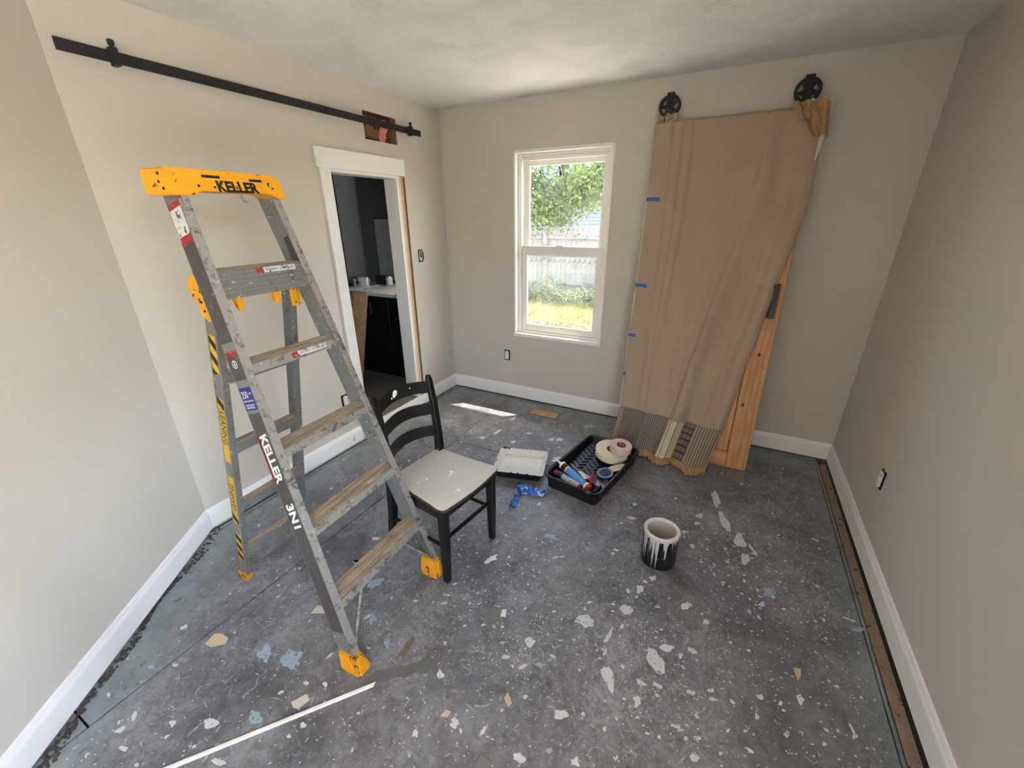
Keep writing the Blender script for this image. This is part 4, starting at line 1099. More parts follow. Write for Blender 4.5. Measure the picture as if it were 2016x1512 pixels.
# ------------------------------------------------------------------ drop cloth over the door
def cloth_mat(name, c, c2, weave=260.):
    m, nt, b = newmat(name)
    col = mixc(nt, noise_f(nt, 3, 6, .65), lin(c), lin(c2))
    col = mixc(nt, mth(nt, 'MULTIPLY', noise_f(nt, 160, 4, .7, lo=.4, hi=.7), .25), col, tuple(x * .7 for x in lin(c2)[:3]) + (1,))
    col = mixc(nt, noise_f(nt, 38, 2, .5, lo=.785, hi=.80), col, lin((222, 214, 204)))
    nt.links.new(col, b.inputs['Base Color']); b.inputs['Roughness'].default_value = .95; b.inputs['Sheen Weight'].default_value = .15
    bump(nt, b, noise_f(nt, weave, 2), .25, .0012)
    return m
def stripes(name, cols, n):
    """stripes along u of the UV map"""
    m, nt, b = newmat(name)
    uv = nt.nodes.new('ShaderNodeUVMap'); sp_ = nt.nodes.new('ShaderNodeSeparateXYZ'); nt.links.new(uv.outputs[0], sp_.inputs[0])
    f = mth(nt, 'FRACT', mth(nt, 'MULTIPLY', sp_.outputs[0], float(n)))
    rp_ = nt.nodes.new('ShaderNodeValToRGB'); rp_.color_ramp.interpolation = 'CONSTANT'
    el = rp_.color_ramp.elements; el[0].color = lin(cols[0][1]); el[0].position = 0
    el[1].position = cols[1][0]; el[1].color = lin(cols[1][1])
    for p_, c_ in cols[2:]: e = el.new(p_); e.color = lin(c_)
    nt.links.new(f, rp_.inputs[0])
    col = mixc(nt, mth(nt, 'MULTIPLY', noise_f(nt, 60, 4), .3), rp_.outputs[0], lin((120, 108, 98)))
    nt.links.new(col, b.inputs['Base Color']); b.inputs['Roughness'].default_value = .95
    return m, nt, b, sp_
M_CLOTH = cloth_mat('tan_cotton_cloth', (174, 153, 131), (160, 139, 119))
M_CGREY = cloth_mat('grey_brown_patch', (124, 110, 102), (110, 98, 92))
M_HEM = cloth_mat('tan_ruffle', (178, 140, 98), (158, 122, 84))
M_ST1 = stripes('cream_brown_stripe', [(0, (92, 78, 72)), (.55, (196, 178, 150))], 4)[0]
M_ST2 = stripes('grey_pinstripe', [(0, (104, 94, 92)), (.42, (64, 56, 56)), (.52, (190, 176, 154)), (.70, (104, 94, 92))], 11)[0]
M_ST3 = stripes('cream_ticking', [(0, (214, 200, 168)), (.42, (112, 100, 92)), (.55, (214, 200, 168)), (.75, (150, 138, 120)), (.80, (206, 192, 160))], 2.4)[0]
mm, nt, b_, sp_ = stripes('dark_plaid', [(0, (120, 104, 94)), (.7, (44, 36, 36)), (.85, (120, 104, 94))], 3)
M_ST4 = mm
f2 = mth(nt, 'FRACT', mth(nt, 'MULTIPLY', sp_.outputs[1], 6.)); k2 = mth(nt, 'GREATER_THAN', f2, .7)
src = b_.inputs['Base Color'].links[0].from_socket
nt.links.new(mixc(nt, mth(nt, 'MULTIPLY', k2, .8), src, lin((44, 36, 36))), b_.inputs['Base Color'])
M_ST5 = stripes('brown_cream_pinstripe', [(0, (122, 106, 94)), (.40, (58, 48, 46)), (.50, (208, 194, 166)), (.72, (122, 106, 94))], 9)[0]

LEFT = [(0, 1.772, 2.205), (.2, 1.780, 1.75), (.45, 1.782, 1.19), (.62, 1.785, .83), (.86, 1.787, .31), (1., 1.762, .03), (1.03, 1.76, .0)]
RIGHT = [(0, 2.672, 2.205), (.08, 2.682, 2.0), (.22, 2.688, 1.70), (.34, 2.655, 1.433), (.54, 2.588, .99), (.70, 2.538, .637), (.86, 2.494, .275), (1., 2.43, .0), (1.03, 2.425, -.035)]
def lerp(tab, t):
    for (t0, *a), (t1, *b_) in zip(tab, tab[1:]):
        if t <= t1:
            k = (t - t0) / (t1 - t0); return [x + (y - x) * k for x, y in zip(a, b_)]
    return list(tab[-1][1:])
def g(x, c, w): return math.exp(-((x - c) / w) ** 2)
def cloth_pt(s, t, off=0.):
    (xl, bl), (xr, br) = lerp(LEFT, t), lerp(RIGHT, t)
    x = xl + (xr - xl) * s; b = bl + (br - bl) * s
    A = .25 + .75 * t
    f = .009
    c1 = .60 - .10 * t + .14 * (1 - t); d1 = s - c1                                # long ridge, steep on its left
    f += .062 * A * (math.exp(-(d1 / .022) ** 2) if d1 < 0 else math.exp(-(d1 / .085) ** 2))
    c2 = .83 + .06 * (1 - t); d2 = s - c2
    f += .045 * A * (math.exp(-(d2 / .035) ** 2) if d2 < 0 else math.exp(-(d2 / .06) ** 2))
    f += .026 * A * g(s, .96, .03)
    f += .016 * A * g(s, .36 + .1 * (1 - t), .05) + .014 * A * g(s, .47 + .12 * (1 - t), .03) + .016 * (1 - t) * g(s, .10 + .08 * t, .018) + .014 * (1 - t) * g(s, .17 + .06 * t, .016) + .010 * g(s, .24 + .03 * t, .02)
    f += .012 * max(0, t - .55) / .45 * math.sin(s * 40 + 3 * t) + .02 * max(0, t - .8) / .2 * (1 + math.sin(s * 23 + 1))
    f += .006 * noise.noise(Vector((s * 6, t * 5, 1.7))) + .003 * noise.noise(Vector((s * 22, t * 9, 5)))
    f = max(f, .006)
    if b < .22: f += .10 * ((.22 - b) / .25) ** 2 * (.5 + .9 * s)                 # kicks out onto the floor
    p = DP(x, max(b, -.2), f + off)
    # gathered hem ends on the floor
    if p.z < .004: 
        p.y -= (.004 - p.z) * .9; p.z = .004 + .004 * (1 + math.sin(s * 60))
    return p
cl = empty('drop_cloth', (2.2, -.45, 0)); tag(cl, 'tan patchwork-hemmed drop cloth draped over the leaning door', 'cloth')
CL = Vector((2.2, -.45, 0))
T0 = .868
def csurf(name, m, s0, s1, t0, t1, nu, nv, extra=lambda s, t, p: p, th=.0025):
    bm = B(); uv = bm.loops.layers.uv.new('UVMap')
    grid_surf(bm, lambda a, b_: extra(s0 + (s1 - s0) * a, t0 + (t1 - t0) * b_, cloth_pt(s0 + (s1 - s0) * a, t0 + (t1 - t0) * b_)) - CL, nu, nv, uv=uv)
    o = nm(bm, name, m, cl)
    for p in o.data.polygons: p.use_smooth = True
    md = o.modifiers.new('thickness', 'SOLIDIFY'); md.thickness = th; md.offset = 1
    return o
csurf('cloth_panel', M_CLOTH, 0, 1, 0, T0, 110, 130)
for (s0, s1, m) in ((0, .045, M_ST1), (.045, .27, M_CGREY), (.27, .50, M_ST2), (.50, .655, M_ST3), (.655, .76, M_ST4), (.76, 1., M_ST5)):
    csurf('patch', m, s0, s1, T0, 1.0, max(4, int(110 * (s1 - s0))), 24)
csurf('hem_ruffle', M_HEM, .13, 1, .997, 1.028, 150, 6, lambda s, t, p: p + Vector((0, -.010 * (t - .997) / .03 * (1.6 + math.sin(s * 130)), max(0, .006 * math.sin(s * 130 + 1)) * (t - .997) / .03)))
# cloth turned over the top edge and bunched round the hangers
csurf('top_fold', M_CLOTH, 0.03, .93, -.0001, 0, 60, 5, lambda s, t, p: p)
bpy.data.objects.remove([c for c in cl.children if c.name.startswith('top_fold')][0])
bm = B()
grid_surf(bm, lambda a, b_: DP(1.78 + .86 * a, 2.205 + .006 * math.sin(math.pi * b_), .008 - .052 * b_) - CL, 60, 4)
o = nm(bm, 'top_fold', M_CLOTH, cl); smooth(o, 60)
def bunch(name, m, x0, x1, b0, b1, seed, amp=.022, o0=.012, skew=0., nn=26, taper=0.):
    bm = B()
    def f(a, b_):
        w_ = noise.noise(Vector((a * 3.2 + seed, b_ * 2.2, seed))) + .5 * noise.noise(Vector((a * 8 + seed, b_ * 5, 2 * seed)))
        x = x0 + (x1 - x0) * (a + (0.5 - a) * taper * b_) + skew * b_ + .004 * w_
        return DP(x, b0 + (b1 - b0) * b_ + .012 * noise.noise(Vector((a * 4 + seed, 0, seed))) * (1 if b_ > .5 else .5), o0 + amp * (.5 + w_) * math.sin(math.pi * min(1, .15 + a * .7)) + .012 * math.sin(a * 14 + seed)) - CL
    grid_surf(bm, f, nn, nn)
    o = nm(bm, name, m, cl); smooth(o, 180)
    md = o.modifiers.new('thickness', 'SOLIDIFY'); md.thickness = .002
    return o
bunch('corner_bunch', M_CLOTH, 1.780, 1.90, 2.20, 2.250, 1.3, .02, .0)
bunch('corner_flap', M_HEM, 2.535, 2.685, 2.225, 2.045, 2.7, .03, .025, .055, taper=.5)
bunch('corner_flap', M_HEM, 2.505, 2.61, 2.225, 2.13, 4.1, .02, .034, .03, taper=.5)
bunch('white_lining', M_PAPER, 2.59, 2.705, 2.245, 2.15, 6.3, .018, -.012, .02, taper=.4)
bunch('white_lining', M_PAPER, 2.67, 2.70, 2.08, 1.93, 8.3, .008, .004, -.01, taper=.8)
# blue masking tape holding the cloth to the door edge
M_TAPE = simple('blue_masking_tape', (48, 92, 176), .6, var=.06)
for x0, x1, b0, b1, tl, lab_ in ((1.776, 1.858, 1.735, 1.757, .0, 'topmost blue tape strip on the cloth edge'), (1.776, 1.855, 1.176, 1.198, -.003, 'second blue tape strip down the cloth edge'), (1.779, 1.826, .828, .848, .0, 'short third blue tape strip down the cloth edge'), (1.7775, 1.794, .542, .560, 0, 'tiny lowest blue tape strip at the cloth edge')):
    bm = B()
    def tf(a, b_):
        bb_ = b0 + (b1 - b0) * b_ + tl * a; x = x0 + (x1 - x0) * a
        t_ = 0
        for i in range(400):
            if lerp(LEFT, i / 400)[1] <= bb_: t_ = i / 400; break
        xl = lerp(LEFT, t_)[0]; xr = lerp(RIGHT, t_)[0]; s_ = max(0., (x - xl) / (xr - xl))
        return cloth_pt(s_, t_, .0042) + Vector((x - (xl + (xr - xl) * s_), 0, 0))
    grid_surf(bm, tf, 10, 4)
    o = nm(bm, 'tape_strip', M_TAPE); md = o.modifiers.new('thickness', 'SOLIDIFY'); md.thickness = .0008
    tag(o, lab_, 'tape', 'blue tape strips on the cloth')

# ------------------------------------------------------------------ paint trays on the floor
M_BPLA = simple('black_tray_plastic', (16, 16, 18), .45, var=.2, speck=(190, 188, 186), speck_scale=30, speck_lo=.745)
M_WPAINT = simple('dried_white_paint', (218, 215, 208), .5, var=.06, scale=8, speck=(206, 198, 176), speck_scale=9, speck_lo=.66, bmp=.2)
def rrect(cx, cy, hx, hy, r, n=4):
    out = []
    for sx, sy, a0 in ((1, 1, 0), (-1, 1, 90), (-1, -1, 180), (1, -1, 270)):
        for i in range(n + 1):
            a = R(a0 + 90 * i / n); out.append((cx + sx * (hx - r) + r * math.cos(a), cy + sy * (hy - r) + r * math.sin(a)))
    return out
def tray(root, hx, hy, depth, m_out, m_in, r=.03, lip=.012, slope0=.012, slope1=.05, well=.35):
    """open tray; local +y is the shallow end, floor slopes up to it"""
    bm = B()
    def ringz(hx_, hy_, zf, r_): return [bm.verts.new((x, y, zf(y) if callable(zf) else zf)) for x, y in rrect(0, 0, hx_, hy_, r_)]
    def fz(y): 
        t_ = (y + hy) / (2 * hy); return slope0 if t_ < well else slope0 + (slope1 - slope0) * (t_ - well) / (1 - well)
    def gz(y): return max(0., fz(y) - slope0)
    o0 = ringz(hx - .022, hy - .022, 0., r * .8); o1 = ringz(hx - lip, hy - lip, depth - .008, r); o2 = ringz(hx, hy, depth - .010, r + .004); o3 = ringz(hx, hy, depth - .002, r + .004)
    o4 = ringz(hx - .004, hy - .004, depth, r); i0 = ringz(hx - lip - .004, hy - lip - .004, depth - .004, r * .9); 
    n = len(o0)
    ff = [bm.faces.new(o0[::-1])]
    for a, b_ in ((o0, o1), (o1, o2), (o2, o3), (o3, o4)):
        for k in range(n): ff.append(bm.faces.new((a[k], a[(k + 1) % n], b_[(k + 1) % n], b_[k])))
    body = None
    # inner shell: walls then sloping floor made of strips
    i1 = ringz(hx - .030, hy - .030, fz, r * .6)
    for a, b_ in ((o4, i0), (i0, i1)):
        for k in range(n): f = bm.faces.new((a[k], a[(k + 1) % n], b_[(k + 1) % n], b_[k])); f.material_index = 1; ff.append(f)
    f = bm.faces.new(i1); f.material_index = 1; ff.append(f)
    bmesh.ops.triangulate(bm, faces=[f])
    bmesh.ops.recalc_face_normals(bm, faces=bm.faces[:])
    o = nm(bm, 'tray_shell', [m_out, m_in], root); smooth(o, 40)
    return o, fz
# white-lined tray
wt = empty('paint_tray', (1.292, -1.078, 0), R(16)); tag(wt, 'paint tray coated in dried white paint beside the chair', 'paint tray')
sh, fz = tray(wt, .168, .150, .062, M_BPLA, M_WPAINT, .014, .008, .006, .03, .0)
bm = B(); rr_ = random.Random(2)
pts = rrect(0, 0, .166, .148, .015, 5)
for i in range(len(pts)):
    (x0, y0), (x1, y1) = pts[i], pts[(i + 1) % len(pts)]
    L = math.hypot(x1 - x0, y1 - y0); k = max(1, int(L / .012))
    for j in range(k):
        x, y = x0 + (x1 - x0) * j / k, y0 + (y1 - y0) * j / k
        if rr_.random() < .93 and not (y > .13 and -.16 < x < -.115):
            bmesh.ops.create_icosphere(bm, subdivisions=1, radius=1, matrix=Matrix.Translation((x, y, .0605)) @ Matrix.Rotation(rr_.random(), 4, 'Z') @ Matrix.Diagonal((.0085 + rr_.random() * .003, .006 + rr_.random() * .002, .0026, 1)))
o = nm(bm, 'rim_paint', M_WPAINT, wt); o['label'] = 'dried white paint along the rim'; smooth(o, 60)
bm = B(); box(bm, -.158, -.13, .140, .152, .055, .068, .002); nm(bm, 'tray_hook', M_BPLA, wt)
bm = B(); box(bm, -.123, -.105, .140, .150, .055, .066, .002); nm(bm, 'tray_hook', M_BPLA, wt)
# big black tray, its deep end towards the viewer
bt = empty('paint_tray', (1.753, -.905, 0), R(-10.5)); tag(bt, 'large black plastic paint tray holding tapes and caulk', 'paint tray')
sh, fzb = tray(bt, .197, .335, .095, M_BPLA, M_BPLA, .045, .012, .008, .055, .0)
bm = B(); box(bm, .118, .150, -.348, -.318, .088, .0985, .003); nm(bm, 'pour_spout', M_BPLA, bt)
for i in range(9):
    for j in range(6):
        x = -.138 + j * .055; y = -.06 + i * .041 + (.02 if j % 2 else 0)
        if y > .28: continue
        bm = B(); a = R(38 if j % 2 else -38)
        T = Matrix.Translation((x, y, fzb(y) + .001)) @ Matrix.Rotation(math.atan2(.047, .67), 4, 'X') @ Matrix.Rotation(a, 4, 'Z')
        box(bm, -.026, .026, -.0035, .0035, -.002, .0065, .0015, M=T); nm(bm, 'tray_rib', M_BPLA, bt)

# ---- things in the black tray (world positions)

BTM = Matrix.Translation((1.753, -.905, 0)) @ Matrix.Rotation(R(-10.5), 4, 'Z')
def roll(name, loc, r0, r1, h, m, m2, lab_, rot=(0, 0, 0)):
    e = empty(name, loc, rot=rot); tag(e, lab_, 'tape roll')
    bm = B(); lathe(bm, [(r1 - .003, 0), (r0 - .001, 0), (r0, .001), (r0, h - .001), (r0 - .001, h), (r1 - .003, h)], 48, close=True); smooth(nm(bm, 'wound_tape', m, e), 40)
    bm = B(); lathe(bm, [(r1, -.0005), (r1, h + .0005), (r1 - .003, h + .0005), (r1 - .003, -.0005)], 40, close=True); smooth(nm(bm, 'core', m2, e), 40)
    return e
M_PTAPE = simple('cream_paper_tape', (226, 214, 192), .8, var=.05); M_MTAPE = simple('pinkish_mesh_tape', (214, 188, 170), .8, var=.08, scale=30)
M_CORE = simple('brown_card_core', (120, 100, 84), .9); M_BTAPE = simple('dark_blue_tape', (26, 34, 84), .6, var=.1); M_GCORE = simple('grey_blue_tape_face', (112, 122, 140), .6)
roll('joint_tape_roll', (1.825, -.725, .066), .112, .038, .048, M_PTAPE, M_CORE, 'large cream paper joint tape roll in the black tray', rot=(R(5), R(4), 0))
roll('joint_tape_roll', (1.885, -.735, .123), .072, .033, .046, M_MTAPE, M_CORE, 'smaller pinkish tape roll on top of the cream roll', rot=(R(6), R(6), 0))
e = roll('masking_tape_roll', (1.853, -.970, .036), .053, .037, .038, M_GCORE, M_BTAPE, 'dark blue masking tape roll in the black tray', rot=(R(8), R(-4), 0))
bm = B(); lathe(bm, [(.0532, .002), (.0538, .003), (.0538, .035), (.0532, .036)], 48); smooth(nm(bm, 'outer_wrap', M_BTAPE, e), 40)
bm = B(); box(bm, -.014, .014, -.0555, -.0535, .006, .022, .0005, M=Matrix.Rotation(R(18), 4, 'Z')); nm(bm, 'printed_band', M_GCORE, e)
# loose tail of the cream tape
bm = B(); grid_surf(bm, lambda a, b_: Vector((1.845 + .095 * a + .015 * b_, -.872 + .045 * a - .055 * b_, .052 + .030 * a - .012 * b_ + .006 * math.sin(3 * a))), 12, 4)
o = nm(bm, 'tape_tail', M_PTAPE); smooth(o, 180); md = o.modifiers.new('thickness', 'SOLIDIFY'); md.thickness = .0008
tag(o, 'loose cream strip of paper tape beside the blue roll', 'paper strip')
def axis_empty(name, p0, p1, roll_=0.):
    p0, p1 = Vector(p0), Vector(p1); z = (p1 - p0).normalized(); x = Vector((0, 0, 1)).cross(z).normalized(); y = z.cross(x)
    e = empty(name); e.matrix_world = frame(p0, x, y, z) @ Matrix.Rotation(roll_, 4, 'Z'); return e, (p1 - p0).length
M_CBLUE = simple('light_blue_tube_print', (86, 148, 214), .4, var=.05); M_CRED = simple('red_plastic', (176, 40, 34), .4, var=.15); M_CWHITE = simple('white_plastic', (232, 230, 226), .4, var=.03)
M_CNAVY = simple('navy_print', (44, 50, 96), .4); M_CGRY = simple('grey_white_print', (188, 188, 200), .5, speck=(90, 90, 110), speck_scale=90, speck_lo=.60); M_MAR = simple('maroon_plastic', (86, 26, 34), .4)
M_YPRT = simple('yellow_print', (232, 206, 60), .5)
# blue caulk cartridge, tip over the tray's left rim; z runs from base to tip
e, L = axis_empty('caulk_tube', (1.800, -1.165, .058), (1.560, -1.040, .102)); tag(e, 'blue and white caulk cartridge with a long white nozzle in the tray', 'caulk tube')
def seg(root, name, m, prof, n=24): bm = B(); lathe(bm, prof, n); return smooth(nm(bm, name, m, root), 45)
seg(e, 'base_cap', M_CRED, [(.022, -.012), (.0255, -.010), (.0255, .012), (.0225, .012)])
seg(e, 'white_band', M_CWHITE, [(.0252, .012), (.0258, .013), (.0258, .026), (.0252, .027)])
bl = seg(e, 'cartridge', M_CBLUE, [(.0248, .026), (.0252, .027), (.0252, .195), (.0248, .196)])
seg(e, 'yellow_band', M_YPRT, [(.0253, .190), (.0255, .191), (.0255, .200), (.0253, .201)])
seg(e, 'black_band', M_LBLK, [(.0252, .200), (.0254, .201), (.0254, .235), (.0252, .236)])
seg(e, 'shoulder', M_CWHITE, [(.0256, .235), (.0258, .240), (.0245, .252), (.012, .256), (.0085, .262), (.0082, .27)])
seg(e, 'nozzle', M_CWHITE, [(.0082, .262), (.0065, .285), (.0035, .335), (.003, .336)])
bm = B()
for a_ in range(7):
    aa = R(60 + a_ * 6)
    box(bm, -.0012, .0012, -.0002, .0004, .085, .15, M=Matrix.Rotation(aa, 4, 'Z') @ Matrix.Translation((0, .0253, 0)))
nm(bm, 'label_print', M_LTXT, bl)
# grey printed tube with red cap
e, L = axis_empty('caulk_tube', (1.755, -1.178, .055), (1.562, -1.098, .058)); tag(e, 'white printed adhesive tube with navy end and red cap in the tray', 'caulk tube')
seg(e, 'tube_body', M_CGRY, [(.018, 0), (.0215, .002), (.0225, .15), (.0225, .152)])
seg(e, 'navy_end', M_CNAVY, [(.0226, .150), (.0228, .151), (.0225, .190), (.019, .196)])
seg(e, 'red_cap', M_CRED, [(.016, .195), (.0175, .197), (.016, .222), (.0145, .224)])
seg(e, 'red_crimp', M_CRED, [(.0212, -.002), (.0222, .0), (.0222, .012), (.0212, .013)])
# maroon caulk gun barrel under the blue cartridge
e, L = axis_empty('caulk_gun', (1.800, -1.10, .040), (1.600, -1.01, .056)); tag(e, 'maroon half-barrel caulk gun lying beside the blue cartridge', 'caulk gun')
bm = B(); n = 14
for a, b_ in (((0, 0), (0, L)),):
    prism(bm, [Vector((.024 * math.cos(R(180 + 180 * i / n)), .024 * math.sin(R(180 + 180 * i / n)), 0)) for i in range(n + 1)] + [Vector((.022 * math.cos(R(360 - 180 * i / n)), .022 * math.sin(R(360 - 180 * i / n)), 0)) for i in range(n + 1)], (0, 0, L))
smooth(nm(bm, 'half_barrel', M_MAR, e), 40)
bm = B(); lathe(bm, [(.0235, L - .003), (.0235, L)], 24); nm(bm, 'front_plate', M_MAR, e)
# putty knife / sealant tool with grey handle
e, L = axis_empty('putty_knife', (1.745, -1.075, .075), (1.610, -.965, .065)); tag(e, 'slim grey-handled putty knife with a printed white blade sleeve', 'putty knife')
bm = B(); tube(bm, [(0, 0, .055), (0, 0, .12), (0, 0, .16), (0, 0, L)], [.006, .0075, .007, .003], 10); smooth(nm(bm, 'handle', simple('grey_handle', (150, 152, 150), .4), e), 50)
bm = B(); hexa(bm, [(-.024, -.003, -.03), (.024, -.003, -.03), (.024, .003, -.03), (-.024, .003, -.03), (-.010, -.003, .062), (.010, -.003, .062), (.010, .003, .062), (-.010, .003, .062)], .001)
nm(bm, 'blade_sleeve', simple('printed_sleeve', (206, 204, 198), .5, speck=(186, 70, 60), speck_scale=50, speck_lo=.62), e)
# red snap knife
e, L = axis_empty('utility_knife', (1.790, -1.085, .038), (1.782, -1.01, .075)); tag(e, 'red-handled utility knife beside the blue tape roll', 'knife')
bm = B(); tube(bm, [(0, 0, 0), (0, .002, .03), (0, 0, .07), (0, 0, .085)], [.011, .014, .012, .006], 12); smooth(nm(bm, 'handle', M_CRED, e), 50)
bm = B(); box(bm, -.0008, .0008, -.007, .007, -.03, .002); nm(bm, 'blade', M_STEEL, e)
# dark crumpled glove/rag and square sponge at the deep end
M_RAG = simple('charcoal_rag', (48, 50, 54), .9, var=.3, bmp=.3)
bm = B(); grid_surf(bm, lambda a, b_: BTM @ Vector((.045 + .11 * a, -.285 + .15 * b_, max(.0165, .018 + .012 * noise.noise(Vector((a * 3, b_ * 3, 2))) + .006 * math.sin(3.1 * b_)))), 18, 18)
o = nm(bm, 'rag', M_RAG); smooth(o, 180); md = o.modifiers.new('thickness', 'SOLIDIFY'); md.thickness = .004
tag(o, 'crumpled charcoal rag in the deep end of the tray', 'rag')
e = empty('scraper', tuple(BTM @ Vector((.132, -.125, .036))), rot=(R(-3), 0, R(170))); tag(e, 'dark drywall scraper under the blue tape roll', 'scraper')
bm = B(); hexa(bm, [(-.055, -.04, -.002), (.055, -.04, -.002), (.035, .035, -.002), (-.035, .035, -.002), (-.055, -.04, .001), (.055, -.04, .001), (.035, .035, .001), (-.035, .035, .001)]); nm(bm, 'blade', M_STEEL, e)
bm = B(); tube(bm, [(0, .03, .004), (0, .07, .008), (0, .12, .008)], [.008, .012, .011], 10); smooth(nm(bm, 'handle', M_LBLK, e), 50)

# crumpled blue wrapper on the floor
def wrap_mat():
    m, nt, b = newmat('blue_foil_print')
    col = mixc(nt, noise_f(nt, 26, 4, .6, .6, lo=.54, hi=.58), lin((40, 110, 196)), lin((206, 216, 226)))
    col = mixc(nt, noise_f(nt, 14, 3, .5, .3, lo=.60, hi=.63), col, lin((24, 54, 130)))
    col = mixc(nt, noise_f(nt, 40, 2, .5, 0, lo=.70, hi=.71), col, lin((222, 190, 120)))
    nt.links.new(col, b.inputs['Base Color']); b.inputs['Roughness'].default_value = .3
    return m
bm = B(); M_WRAP = wrap_mat()
spine = [Vector(p) for p in ((1.418, -1.475, .012), (1.425, -1.425, .014), (1.418, -1.385, .018), (1.400, -1.340, .022), (1.415, -1.290, .024), (1.460, -1.285, .026), (1.515, -1.285, .024), (1.560, -1.262, .016))]
def wr_pt(a, b_):
    k = a * (len(spine) - 1); i = min(int(k), len(spine) - 2); f = k - i
    p = spine[i].lerp(spine[i + 1], f); d = (spine[i + 1] - spine[i]).normalized(); s_ = Vector((-d.y, d.x, 0))
    wd = .020 + .016 * g(a, .1, .08) + .042 * g(a, .55, .12) + .03 * g(a, .82, .15) - .008 * g(a, .28, .08)
    q = p + s_ * wd * (b_ * 2 - 1) * .8
    q.z = max(.0015, p.z * 1.3 * (1 - (b_ * 2 - 1) ** 2 * .8) + .012 * noise.noise(Vector((a * 14, b_ * 3.5, 3))) + .007 * math.sin(a * 60 + b_ * 5))
    q += Vector((noise.noise(Vector((a * 9, b_ * 4, 8))), noise.noise(Vector((a * 9, b_ * 4, 12))), 0)) * .008
    return q
grid_surf(bm, wr_pt, 70, 16)
o = nm(bm, 'wrapper', M_WRAP); smooth(o, 30); md = o.modifiers.new('thickness', 'SOLIDIFY'); md.thickness = .0006
tag(o, 'crumpled blue and white wrapper on the floor between chair and tray', 'wrapper')

# ------------------------------------------------------------------ paint can
def drip_mat():
    m, nt, b = newmat('black_can_with_white_drips')
    v = coord(nt); sp2 = nt.nodes.new('ShaderNodeSeparateXYZ'); nt.links.new(v, sp2.inputs[0])
    dr = noise_f(nt, 1, 3, .6, 0, v, .42, .66, sc=(95, 95, 1.5))
    side = ramp(nt, mth(nt, 'ADD', mth(nt, 'MULTIPLY', sp2.outputs[0], -1.), mth(nt, 'MULTIPLY', sp2.outputs[1], -.25)), -.06, .075)
    ln = mth(nt, 'MULTIPLY', dr, mth(nt, 'ADD', mth(nt, 'MULTIPLY', side, .17), .03))
    k = mth(nt, 'GREATER_THAN', sp2.outputs[2], mth(nt, 'SUBTRACT', .172, ln))
    sm = noise_f(nt, 20, 5, .7, 1.2, v, .635, .65)
    top = mth(nt, 'GREATER_THAN', mth(nt, 'ADD', sp2.outputs[2], mth(nt, 'MULTIPLY', noise_f(nt, 30, 3, .6, 0, v), .03)), .192)
    k = mth(nt, 'MAXIMUM', mth(nt, 'MAXIMUM', k, sm), top)
    col = mixc(nt, k, lin((18, 18, 26)), lin((206, 203, 200)))
    nt.links.new(col, b.inputs['Base Color']); b.inputs['Roughness'].default_value = .4
    bump(nt, b, k, .5, .002)
    return m
pc = empty('paint_can', (2.273, -1.494, 0), R(20)); tag(pc, 'open black paint can with white drips standing on the floor', 'paint can')
bm = B(); rc = .083
lathe(bm, [(rc - .004, 0), (rc - .001, .002), (rc, .005), (rc, .178), (rc + .001, .180), (rc + .001, .186)], 56)
bmesh.ops.delete(bm, geom=[f for f in bm.faces if len(f.verts) > 4 and f.calc_center_median().z > .1], context='FACES')
smooth(nm(bm, 'can_body', drip_mat(), pc), 40)
M_CANIN = simple('paint_coated_interior', (196, 190, 182), .45, var=.05, scale=6)
bm = B(); lathe(bm, [(rc + .001, .184), (rc + .0025, .188), (rc + .001, .191), (rc - .004, .191), (rc - .006, .187), (rc - .010, .187), (rc - .012, .190), (rc - .0145, .189), (rc - .015, .184)], 56); 
bmesh.ops.delete(bm, geom=[f for f in bm.faces if len(f.verts) > 4], context='FACES'); smooth(nm(bm, 'can_rim', M_WPAINT, pc), 40)
bm = B(); lathe(bm, [(rc - .015, .186), (rc - .003, .180), (rc - .002, .012), (rc - .01, .006), (.0001, .006)], 56)
bmesh.ops.delete(bm, geom=[f for f in bm.faces if len(f.verts) > 4], context='FACES'); bmesh.ops.reverse_faces(bm, faces=bm.faces[:]); smooth(nm(bm, 'can_lining', M_CANIN, pc), 50)
for s in (-1, 1):
    bm = B(); lathe(bm, [(.010, 0), (.011, .003), (.006, .006)], 14, Matrix.Rotation(R(90 if s > 0 else -90), 4, 'Y') @ Matrix.Translation((-.145 * 1, 0, rc - .001)) if False else Matrix.Translation((s * (rc - .001), 0, .145)) @ Matrix.Rotation(R(s * 90), 4, 'Y')); nm(bm, 'handle_ear', M_STEEL, pc)

# ------------------------------------------------------------------ floor scraps and marks
M_TANP = simple('tan_chip', (196, 180, 152), .85, var=.15); M_CRMP = simple('cream_paper', (206, 200, 184), .85, var=.08); M_GRYT = simple('grey_tape', (120, 118, 118), .6, var=.12); M_OLIV = simple('olive_vinyl', (112, 112, 108), .6, var=.1); M_WCH = simple('white_chip', (226, 224, 220), .7)
def scrap(name, m, pts, lab_, cat, z=.0022, group=None):
    bm = B(); prism(bm, [Vector((x, y, .0004)) for x, y in pts], (0, 0, z)); o = nm(bm, name, m); tag(o, lab_, cat, group); return o
scrap('plaster_chip', M_TANP, [(.702, -2.815), (.735, -2.812), (.777, -2.775), (.760, -2.755), (.715, -2.758), (.690, -2.772)], 'tan chip on the floor left of the ladder foot', 'chip', .004)
scrap('paper_scrap', M_CRMP, [(1.215, -2.797), (1.240, -2.752), (1.268, -2.760), (1.258, -2.800), (1.238, -2.805)], 'square cream paper scrap beside the white strip', 'paper scrap', .0015)
scrap('paper_scrap', M_CRMP, [(.967, -2.519), (.958, -2.478), (1.000, -2.462), (1.03, -2.486)], 'white paper scrap behind the near ladder rail', 'paper scrap', .0015)
